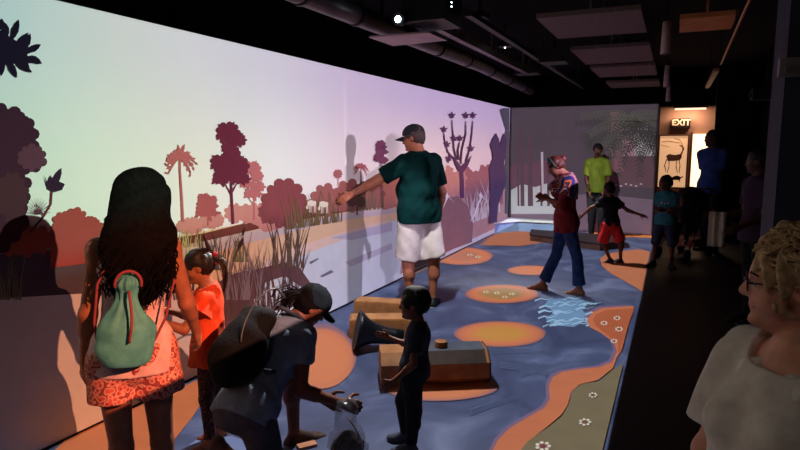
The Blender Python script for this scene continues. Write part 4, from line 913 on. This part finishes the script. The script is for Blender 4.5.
for sg in (-1, 1): b.ball(c+g2.hA[1]*0-g2.x*0+np.array([0, 0, .022*sg])-g2.hA[1]*.006, (.017, .017, .014), 7)
b.ball(c, .013, 6).build('hair_bow', mat('red_ribbon', (150, 36, 36), .8), g2.root)
q = g2.hp((0, -.46, .2)); MB().tube([q, q+g2.V((-.012, .05, 0)), q+g2.V((-.04, .115, 0))], [.009, .014, .003], 8).build('hair_feather', mat('dark_feather', (45, 26, 26), .7), g2.root)
# --- woman kneeling in the foreground
c3 = Person('kneeling woman in a dark cap and grey T-shirt reaching into a clear bag', 242, 2.95, 1.60, (.75, 0, .65), spine=(.42, .60, .45), neck=(.75, .50, .25), look=(.72, -.70, .1), headup=(.7, .7, 0),
    arms=[((.40, -1, -.25), (.85, -.45, -.45), (.8, -.4, -.1)), ((-.12, -1, -.25), (1, -.45, .0), (.9, -.35, 0))],
    legs=[((.72, .22, .50), (.02, -1, .05), (.95, 0, .3)), ((.26, -.95, -.25), (-.70, .40, .60), (-.25, -1, 0))], skin=(120, 66, 46), h=.0065, bulk=1.04, hipw=1.0, bust=.1, curl=1.0, pelvis_z=.345, seed=6)
c3.top(mat('grey_blue_cotton', (122, 134, 154), .85, (98, 110, 132), 14, .15), sleeve=.5, ease=.018, hem=.06, fold=.004, name='t_shirt')
c3.pants(mat('dark_shorts_cotton', (78, 72, 86), .85, (60, 56, 68), 16, .1), frac=.72, ease=.016, name='shorts')
c3.shoes(mat('brown_sandal_leather', (70, 44, 34), .6), None, 'shoe', .006)
c3.capp(mat('dark_teal_cap', (26, 36, 42), .9, (20, 28, 33), 30, .1, spec=.05))
c3.hair(mat('black_hair_tied', (16, 11, 11), .85, (10, 7, 7), 60, spec=.06), 'pony')
r = random.Random(9); L = []
for i in range(90):
    st = c3.hp((r.uniform(-.08, .08), -.44, .02+r.uniform(-.06, .06))); dv = nv(-c3.hA[1]+c3.V((r.uniform(-.4, .1), r.uniform(-.9, .45), r.uniform(-.5, .5)))); ln = r.uniform(.07, .15); ph = r.uniform(0, 6)
    L.append([st+dv*ln*t+np.array([0, 0, -.07*t*t])+c3.x*.006*math.sin(9*t+ph)*t for t in np.linspace(0, 1, 9)])
strands('ponytail', mat('black_hair_tied', (16, 11, 11), .85, spec=.06), c3.root, L, .005)
# --- toddler
t4 = Person('toddler in dark navy clothes walking past the wooden log', 414, 3.14, .90, (-1, 0, .12), spine=(.10, 1, 0), hr=5.0, neck=(-.05, 1, 0), look=(-1, -.1, .15),
    arms=[((-.12, -1, -.38), (-.80, -.62, -.25), None), ((-.3, -.8, .4), (-.85, .2, .35), None)],
    legs=[((.02, -1, -.05), (-.06, -1, 0), (-1, -.02, -.1)), ((-.34, -1, .06), (.10, -1, 0), (-1, -.02, .1))], skin=(120, 68, 48), h=.006, bulk=1.02, curl=.35, seed=7)
t4.top(mat('navy_cotton', (34, 38, 56), .85, (26, 30, 46), 16, .15), sleeve=.62, ease=.014, hem=.04, fold=.003, name='t_shirt')
t4.pants(mat('black_jersey', (22, 22, 30), .85, (15, 15, 22), 16, .15), frac=1.93, ease=.016, name='trousers', fold=.003)
t4.shoes(mat('grey_shoe_canvas', (70, 76, 96), .7), mat('pale_sole', (120, 124, 140), .7))
t4.hair(mat('short_black_hair', (24, 17, 17), .7, (14, 10, 10), 60, .3), 'short', amp=.006)
# --- man at the wall
m5 = Person('heavy man in a dark green polo shirt, cap and cream shorts touching the wall', 419, 6.08, 1.86, (-.62, 0, .78), spine=(-.02, 1, 0), look=(-1, -.22, .30), neck=(-.15, 1, .1),
    arms=[((-.80, -.52, -.05), (-.95, -.50, -.22), None), ((.28, -1, -.0), (-.05, -1, .5), None)],
    legs=[((-.10, -1, .12), (.06, -1, -.05), (-.7, 0, .7)), ((.16, -1, -.10), (0, -1, 0), (.2, 0, .9))], skin=(150, 92, 68), h=.009, bulk=1.28, belly=.075, hipw=1.0, seed=8)
m5.top(mat('dark_green_pique', (3, 34, 34), .85, (2, 26, 26), 10, .15, spec=.05), sleeve=.78, ease=.024, hem=.085, fold=.004, name='polo_shirt', collar=mat('green_collar', (6, 50, 48), .7))
m5.pants(mat('cream_cotton', (186, 178, 174), .85, (170, 162, 158), 12, .15), frac=.99, ease=.028, flare=.028, name='shorts', fold=.004, waist=.12)
m5.shoes(mat('black_trainer', (30, 30, 36), .6), mat('white_sole', (190, 192, 200), .6))
m5.hair(mat('greying_hair', (60, 50, 48), .7), 'short'); m5.capp(mat('black_cap', (26, 28, 36), .8))
m5.glasses(mat('spectacle_frame', (40, 36, 36), .3))
# --- woman in red
r6 = Person('woman in a red blouse and blue jeans walking with head bowed and a striped shawl', 563, 6.95, 1.60, (-.95, 0, -.22), spine=(-.03, 1, 0), neck=(-.95, .55, 0), look=(-.80, -.62, -.1), headup=(-.6, .8, 0),
    arms=[((-.25, -1, -.12), (-.55, .25, .6), None), ((-.22, -1, .15), (-.55, .3, -.6), None)],
    legs=[((.30, -1, .05), (.12, -1, 0), (-.9, -.1, .1)), ((-.20, -1, -.06), (-.40, -1, 0), (-1, -.1, 0))], skin=(150, 96, 74), h=.009, bulk=.97, bust=.12, seed=9)
r6.top(mat('red_blouse_cotton', (138, 30, 34), .8, (98, 20, 28), 9, .15), sleeve=1.1, ease=.02, hem=.14, fold=.005, name='blouse', skirt=.01)
r6.pants(mat('blue_denim', (38, 66, 120), .85, (26, 48, 92), 12, .1), frac=1.88, ease=.012, flare=.03, name='jeans', fold=.003)
r6.sandals(mat('tan_leather', (150, 86, 50), .6)); r6.hair(mat('auburn_hair', (96, 40, 28), .5, (60, 24, 18), 40, .2), 'bun')
b = MB().ball(r6.hp((0, -.50, .12)), (.045, .045, .045), 8).build('hair_bun', mat('auburn_hair', (96, 40, 28), .5), r6.root)
b = MB().tube([r6.hp((.40*math.cos(a), .05, .12+.43*math.sin(a))) for a in np.linspace(-.2, math.pi+.2, 14)], .017, 6).build('headband', mat('dark_headband', (36, 60, 58), .7), r6.root)
F = Field(); r6.torso_f(F, .034); F.cap(r6.j['sh0'], r6.j['sh0']+(r6.j['el0']-r6.j['sh0'])*.55, .078, .088, k=.02, cut=True); F.cap(r6.j['sh1'], r6.j['sh1']+(r6.j['el1']-r6.j['sh1'])*.55, .078, .088, k=.02, cut=True)
F.ell(r6.chest+r6.f*.11-r6.up*.03, (.10, .12, .12), None, .05)
F.folds = wrinkle(.006, 26, 3); F.clip(r6.chest-r6.up*.09, -r6.up+r6.f*.35); F.clip(r6.neck+r6.up*.02, r6.up+r6.f*.3)
F.mesh('shawl', mat('striped_shawl', (40, 60, 130), .85, kind='wavex', scale=3.2, stops=[(0, (36, 40, 96)), (.28, (196, 104, 46)), (.42, (60, 36, 60)), (.62, (214, 200, 196)), (.72, (70, 52, 90)), (.86, (150, 70, 44))]), r6.root, .009)
# --- man in lime polo
l7 = Person('moustached man in a lime green polo shirt standing at the far wall', 592, 11.35, 1.70, (-.1, 0, -1), look=(-.15, -.25, -1),
    arms=[((.14, -1, -.12), (-.25, -.9, -.55), None), ((-.12, -1, -.08), (.25, -.9, -.55), None)], skin=(92, 56, 42), h=.011, belly=.02, seed=11)
l7.top(mat('lime_pique', (120, 142, 36), .7, (104, 126, 30), 10, .1), sleeve=.8, ease=.022, hem=.06, fold=.004, name='polo_shirt', collar=mat('lime_collar', (104, 126, 32), .7))
l7.pants(mat('charcoal_trousers', (18, 18, 24), .9, (12, 12, 17), 12, .1), name='trousers', ease=.02, fold=.003); l7.shoes(mat('black_shoe_leather', (20, 20, 22), .4)); l7.hair(mat('black_hair_short', (22, 18, 18), .6), 'short')
MB().tube([l7.hp((-.12, .37, -.21)), l7.hp((0, .42, -.165)), l7.hp((.12, .37, -.21))], [.012*l7.hh*2, .03*l7.hh, .012*l7.hh*2], 6).build('moustache', mat('moustache_hair', (16, 12, 12), .8), l7.root)
# --- running boy
b8 = Person('boy in a black T-shirt and red shorts running with arms held out', 607, 8.95, 1.17, (-.55, 0, .83), spine=(-.05, 1, 0), hr=6.0, look=(-.6, -.1, .7),
    arms=[((-.80, -.42, .2), (-.70, -.70, .3), None), ((.75, -.62, -.05), (.95, -.30, -.05), None)],
    legs=[((-.16, -1, .10), (.42, -.90, -.05), (-.7, -.25, .5)), ((.35, -.95, .05), (.05, -1, 0), (-.8, 0, .5))], skin=(110, 66, 50), h=.009, curl=.2, seed=12)
b8.top(mat('black_cotton', (24, 22, 28), .85, (16, 15, 20), 14, .1), sleeve=.6, ease=.016, hem=.05, fold=.004, name='t_shirt')
b8.pants(mat('red_nylon', (214, 40, 40), .6, (190, 30, 32), 10, .1), frac=.95, ease=.022, flare=.022, name='shorts', fold=.004); b8.shoes(mat('dark_trainer', (40, 34, 38), .6), mat('grey_sole', (120, 110, 110), .7)); b8.hair(mat('boy_black_hair', (22, 16, 16), .7), 'short', amp=.006)
# --- boy in teal
t9 = Person('boy in a teal printed T-shirt standing at the edge of the dark walkway', 661, 8.95, 1.26, (-.25, 0, -1), hr=6.2, look=(-.9, -.15, -.45),
    arms=[((-.0, -1, -.10), (-.72, .2, -.7), None), ((-.10, -1, -.10), (.60, .22, -.75), None)], legs=[((.12, -1, 0), (.03, -1, 0), (.3, 0, -1)), ((-.16, -1, 0), (-.05, -1, 0), (-.6, 0, -.8))], skin=(100, 62, 48), h=.009, seed=13)
t9.top(mat('teal_cotton', (52, 132, 140), .85, (42, 112, 122), 12, .1), sleeve=.6, ease=.02, hem=.07, fold=.003, name='t_shirt')
b = MB(); c = t9.chest+t9.f*.118*t9.u-t9.up*.03
for k in range(3): b.ball(c+t9.x*(-.04+.04*k)-t9.up*.012*(k % 2), (.018, .012, .014), 6)
b.build('shirt_print', mat('white_print', (190, 200, 200), .7), t9.root)
t9.pants(mat('blue_grey_cotton', (52, 66, 96), .85, (42, 54, 80), 12, .1), frac=1.02, ease=.022, flare=.012, name='shorts', fold=.003); t9.shoes(mat('dark_trainer_canvas', (30, 28, 34), .6), mat('grey_rubber_sole', (96, 92, 96), .7)); t9.hair(mat('boy_dark_hair', (22, 16, 16), .7), 'short', amp=.006)
# --- dark man by the exit
b11 = Person('tall person in a blue T-shirt standing in shadow before the exit', 707, 9.6, 1.90, (-.5, 0, -.85), look=(-.9, -.1, -.4), skin=(80, 52, 42), h=.011, bulk=1.1, seed=14, loc=(.56, 10.75))
b11.top(mat('blue_cotton', (44, 74, 140), .85, (36, 62, 118), 10, .1), sleeve=.7, ease=.024, hem=.08, fold=.004, name='t_shirt'); b11.pants(mat('black_jeans', (20, 20, 24), .85), name='trousers', ease=.018); b11.shoes(mat('black_shoe', (18, 18, 20), .5)); b11.hair(mat('dark_short_hair', (22, 18, 18), .6), 'short')
# --- person with the towel
p12 = Person('person in dark clothes beside the column carrying a pale towel', 751, 6.4, 1.62, (-.8, 0, -.5), look=(-1, -.1, 0), skin=(84, 56, 46), h=.010, seed=15,
    arms=[((-.1, -1, 0), (-.6, -.3, -.5), None), ((-.1, -1, -.1), (-.85, -.05, -.4), None)])
p12.top(mat('plum_cotton', (52, 34, 52), .85, (42, 28, 44), 10, .1), sleeve=.7, ease=.022, hem=.08, fold=.004, name='t_shirt'); p12.pants(mat('black_cotton_trousers', (22, 20, 24), .85), name='trousers'); p12.shoes(mat('black_shoe_rubber', (18, 18, 20), .5)); p12.hair(mat('dark_bobbed_hair', (26, 20, 20), .6), 'short')
w = p12.j['wr1']; b = MB(); n = 9; v = []
for k in range(n):
    for q in range(6): v.append(w+p12.V((-.075+.15*k/(n-1), .03-.33*q/5, -.045+.012*math.sin(k*1.7))))
for k in range(n):
    for q in range(6): v.append(w+p12.V((-.075+.15*k/(n-1), .03-.33*q/5, -.062+.012*math.sin(k*1.7))))
f = []
for k in range(n-1):
    for q in range(5): a = k*6+q; f += [(a, a+1, a+7, a+6), (54+a, 54+a+6, 54+a+7, 54+a+1)]
for k in range(n-1): f += [(k*6, k*6+6, 54+k*6+6, 54+k*6), (k*6+5, 54+k*6+5, 54+k*6+11, k*6+11)]
for q in range(5): f += [(q, 54+q, 55+q, q+1), (48+q, 49+q, 103+q, 102+q)]
o = b.add([np.array(p)+p12.base for p in v], f, True).build('hand_towel', mat('pale_towel', (196, 186, 172), .95, (176, 166, 152), 40, .3)); tag(o, 'pale folded towel hanging from the hand of the person by the column', 'towel')
# --- elderly woman in the foreground
o13 = Person('elderly woman with short curled hair and glasses in a white blouse', 813, 1.42, 1.475, (-.72, 0, -.69), look=(-1, -.06, -.10), neck=(-.10, 1, 0), hr=7.0,
    arms=[((.3, -1, .05), (-.1, -1, -.4), None), ((-.30, -1, -.02), (.15, -1, -.35), None)], skin=(228, 160, 132), h=.005, bulk=1.18, belly=.05, bust=.13, seed=16)
o13.top(mat('white_blouse_linen', (232, 224, 212), .85, (212, 202, 190), 22, .2), sleeve=.72, ease=.022, hem=.10, fold=.007, name='blouse', neckcut=.03)
for sg in (-1, 1):
    F = Field(); n_, u_ = o13.neck, o13.u; F.cap(n_+o13.x*sg*.070-o13.f*.02+o13.up*.012, n_+o13.x*sg*.055+o13.f*.085-o13.up*.055, .022, .030, k=.01, flat=o13.x*sg*.5+o13.f+o13.up*.5, ff=.35); F.cap(n_+o13.x*sg*.055+o13.f*.085-o13.up*.055, n_+o13.x*sg*.045+o13.f*.115-o13.up*.13, .030, .014, k=.01, flat=o13.f+o13.up*.4, ff=.35); F.mesh('collar', mat('white_collar', (236, 228, 216), .85), o13.root, .004)
o13.pants(mat('grey_slacks', (60, 58, 66), .85), name='trousers', ease=.018); o13.shoes(mat('beige_shoe', (130, 116, 100), .6))
o13.hair(mat('grey_blonde_hair', (206, 172, 128), .7, (150, 120, 86), 40, .3), 'curly', amp=.012)
r = random.Random(3); L = []
for i in range(420):
    th = r.uniform(0, 2*math.pi); z = r.uniform(-.15, 1); q = math.sqrt(max(0, 1-z*z)); pt = np.array((.40*q*math.cos(th), -.10+.45*q*math.sin(th), .13+.42*z))
    if pt[1] > .16 and pt[2] < .30: continue
    c = o13.hp(pt); nn = nv(c-o13.hc); t1 = nv(np.cross(nn, [r.uniform(-1, 1), r.uniform(-1, 1), r.uniform(-1, 1)])); t2 = np.cross(nn, t1); R = r.uniform(.010, .020)
    L.append([c+(t1*math.cos(a)+t2*math.sin(a))*R+nn*.006*math.sin(a*.7) for a in np.linspace(0, 4.6, 9)])
strands('curls', mat('grey_blonde_hair', (206, 172, 128), .7, (150, 120, 86), 40), o13.root, L, .0042)
o13.glasses(mat('dark_spectacles', (60, 30, 50), .25))
# ------------------------------------------------------------------ things people carry
def in_world(p, v): return p.base+np.array(v)
# teal drawstring backpack
bg = thing('drawstring_backpack', 'teal drawstring backpack hanging on the back of the woman in a tank top', 'backpack', in_world(w1, w1.chest-w1.f*.16-w1.up*.30-w1.x*.05))
F = Field(); c = -w1.f*.015; F.cap(c+w1.up*.035, c+w1.up*.06, .106, .100, k=.03, flat=w1.f, ff=.5); F.cap(c+w1.up*.10, c+w1.up*.23, .09, .032, k=.04, flat=w1.f, ff=.6); F.cap(c+w1.up*.235, c+w1.up*.265, .028, .04, k=.02)
F.folds = (lambda g_: (lambda P: g_(P)+.0045*np.cos(9*np.arctan2((P-c)@w1.f, (P-c)@w1.x))*np.clip(((P-c)@w1.up-.06)*9, 0, 1)))(wrinkle(.004, 34, 2)); F.clip(c-w1.up*.045, -w1.up); F.mesh('bag_body', mat('teal_leather', (92, 166, 162), .6, (74, 144, 142), 20, .15, spec=.4), bg, .006)
pk = mat('pink_cord', (150, 66, 72), .8, spec=.1)
sh = [w1.j['sh%d' % i]*.55+w1.neck*.45+w1.up*.035-w1.chest+w1.f*.16+w1.up*.30+w1.x*.05 for i in (0, 1)]
for i, sg in ((0, -1), (1, 1)): MB().tube([c+w1.up*.02+w1.x*sg*.09, c+w1.up*.12+w1.x*(sg*.125+.02)+w1.f*.03, c+w1.up*.26+w1.x*(sg*.135+.04)+w1.f*.045, sh[i]-w1.f*.10, sh[i]], .005, 6).build('shoulder_strap', pk, bg)
MB().tube([c+w1.up*.25-w1.f*.045+w1.x*.008*math.sin(t*3)-w1.up*.19*t-w1.f*.03*math.sin(t*2.4) for t in np.linspace(0, 1, 12)], .005, 6).build('hanging_cord', pk, bg)
MB().tube([c+w1.up*.27+w1.x*.045*math.cos(a)+w1.up*.05*math.sin(a)-w1.f*.03 for a in np.linspace(-.2, math.pi+.2, 14)], .006, 6).build('carry_loop', pk, bg)
# black backpack of the kneeling woman
bk = thing('backpack', 'rounded black backpack worn by the kneeling woman', 'backpack', in_world(c3, c3.chest-c3.f*.17))
cb = c3.j['pelvis']-c3.chest; A = np.array([c3.x, c3.f, c3.up]); F = Field()
F.ell(c3.up*-.14-c3.f*.05+c3.x*.0, (.14, .11, .205), A, .03); F.ell(-c3.up*.20-c3.f*.12+c3.x*.0, (.10, .05, .09), A, .03); F.cap(c3.up*.04-c3.f*.05-c3.x*.04, c3.up*.04-c3.f*.05+c3.x*.06, .06, k=.04)
F.folds = wrinkle(.003, 30, 7); F.mesh('bag_body', mat('black_nylon', (14, 13, 17), .85, (9, 9, 12), 20, .2, spec=.15), bk, .0065)
for i, sg in ((0, -1), (1, 1)):
    s_ = c3.j['sh%d' % i]*.62+c3.neck*.38-c3.chest+c3.f*.17
    MB().tube([c3.up*.14+c3.x*sg*.06, s_+c3.up*.065-c3.f*.05, s_+c3.up*.062+c3.f*.02, s_-c3.up*.05+c3.f*.10, s_-c3.up*.2+c3.f*.10, -c3.up*.2+c3.x*sg*.13+c3.f*.03], .012, 6).build('shoulder_strap', mat('strap_webbing', (44, 48, 58), .7), bk)
MB().tube([c3.up*.20-c3.x*.03, c3.up*.24-c3.f*.03, c3.up*.20+c3.x*.06], .008, 6).build('grab_handle', mat('strap_webbing', (44, 48, 58), .7), bk)
MB().tube([-c3.f*(.06+.125*math.sin(a))+c3.up*(.0+.20*math.cos(a))+c3.x*(.10) for a in np.linspace(.25, 2.4, 14)], .004, 6).build('zip', mat('zip_metal', (80, 82, 92), .4), bk)
# clear bag
cbag = thing('clear_bag', 'crumpled transparent plastic bag with dark contents in front of the kneeling woman', 'bag', G(348, 463))
cb_m = bpy.data.materials.new('clear_plastic'); cb_m.use_nodes = True; pb = cb_m.node_tree.nodes['Principled BSDF']
pb.inputs['Base Color'].default_value = (.35, .36, .40, 1); pb.inputs['Roughness'].default_value = .15; pb.inputs['Transmission Weight'].default_value = .6; pb.inputs['Alpha'].default_value = .35
F = Field(); F.ell((0, 0, .105), (.10, .09, .115), None, .02); F.cap((0, 0, .2), (-.01, 0, .29), .05, .065, k=.03); F.folds = wrinkle(.008, 50, 3); F.clip((0, 0, .002), (0, 0, -1)); F.mesh('plastic_film', cb_m, cbag, .006)
F = Field(); F.ell((0, 0, .085), (.078, .07, .085), None, .02); F.folds = wrinkle(.010, 60, 12); F.clip((0, 0, .006), (0, 0, -1)); F.mesh('contents', mat('dark_contents', (58, 44, 44), .7, (24, 20, 24), 30), cbag, .006)
MB().tube([(.02+.085*math.sin(t*2.6), -.03, .27-.25*t) for t in np.linspace(0, 1, 12)], .005, 6).build('cord', mat('pale_cord', (130, 128, 136), .6), cbag)
g = G(307, 447)
o = MB().box((-.052, -.026, 0), (.052, .026, .012), Matrix.Translation(Vector((float(g[0]), float(g[1]), .006))) @ Matrix.Rotation(YAW+.5, 4, 'Z')).build('wooden_tag', mat('tan_card', (206, 142, 104), .7, (190, 126, 92), 20)); tag(o, 'small tan wooden tag lying on the floor by the clear bag', 'tag')
# pushchair
st = thing('pushchair', 'dark pushchair standing beside the boy in teal at the end of the walkway', 'pushchair', (.20, 9.95, 0), -.5)
pm = mat('pushchair_tube', (60, 56, 62), .4, metal=.4); cm = mat('pushchair_cloth', (26, 24, 32), .85)
for sx in (-.22, .22):
    MB().tube([(sx, -.30, .10), (sx, -.05, .45), (sx, .30, .98), (sx, .38, 1.02)], .011, 8).build('frame_tube', pm, st); MB().tube([(sx, .32, .10), (sx, -.05, .50)], .011, 8).build('rear_leg', pm, st)
    for yy in (-.32, .34):
        MB().tube([(sx-.02, yy, .085), (sx+.02, yy, .085)], .085, 20, False).build('wheel', mat('wheel_rubber', (24, 24, 26), .7), st)
MB().tube([(-.22, .38, 1.02), (.22, .38, 1.02)], .014, 8).build('handlebar', pm, st)
F = Field(); F.cap((-.14, -.12, .42), (.14, -.12, .42), .05, k=.04); F.cap((-.13, .02, .42), (-.13, .22, .8), .045, k=.05); F.cap((.13, .02, .42), (.13, .22, .8), .045, k=.05); F.cap((0, .0, .42), (0, .2, .8), .09, k=.05); F.mesh('seat', cm, st, .012)
F = Field(); F.ell((0, .12, .86), (.22, .26, .2), None, .02); F.ell((0, .08, .80), (.19, .25, .17), None, .02, True); F.clip((0, 0, .84), (0, -.3, -1)); F.mesh('hood', cm, st, .012)
MB().box((-.17, -.05, .16), (.17, .26, .28)).build('basket', mat('basket_mesh', (150, 92, 70), .8), st)
ch = Person('small child in dark clothes seated in the pushchair', 690, 9.5, .85, (-.3, 0, -1), hr=5, spine=(0, 1, .25), legs=[((.1, -.05, -1), (0, -1, -.1), None), ((-.1, -.05, -1), (0, -1, -.1), None)], arms=[((.1, -1, -.3), (-.3, 0, -1), None), ((-.1, -1, -.3), (.3, 0, -1), None)], skin=(86, 56, 46), h=.009, pelvis_z=.52, seed=17, loc=(.16, 9.62))
ch.top(black, sleeve=.7, ease=.016, hem=.03, name='t_shirt'); ch.pants(mat('dark_leggings', (40, 34, 50), .85), ease=.014, name='trousers'); ch.hair(mat('child_dark_hair', (22, 18, 18), .7), 'short'); ch.shoes(mat('small_white_shoe', (170, 160, 156), .6))
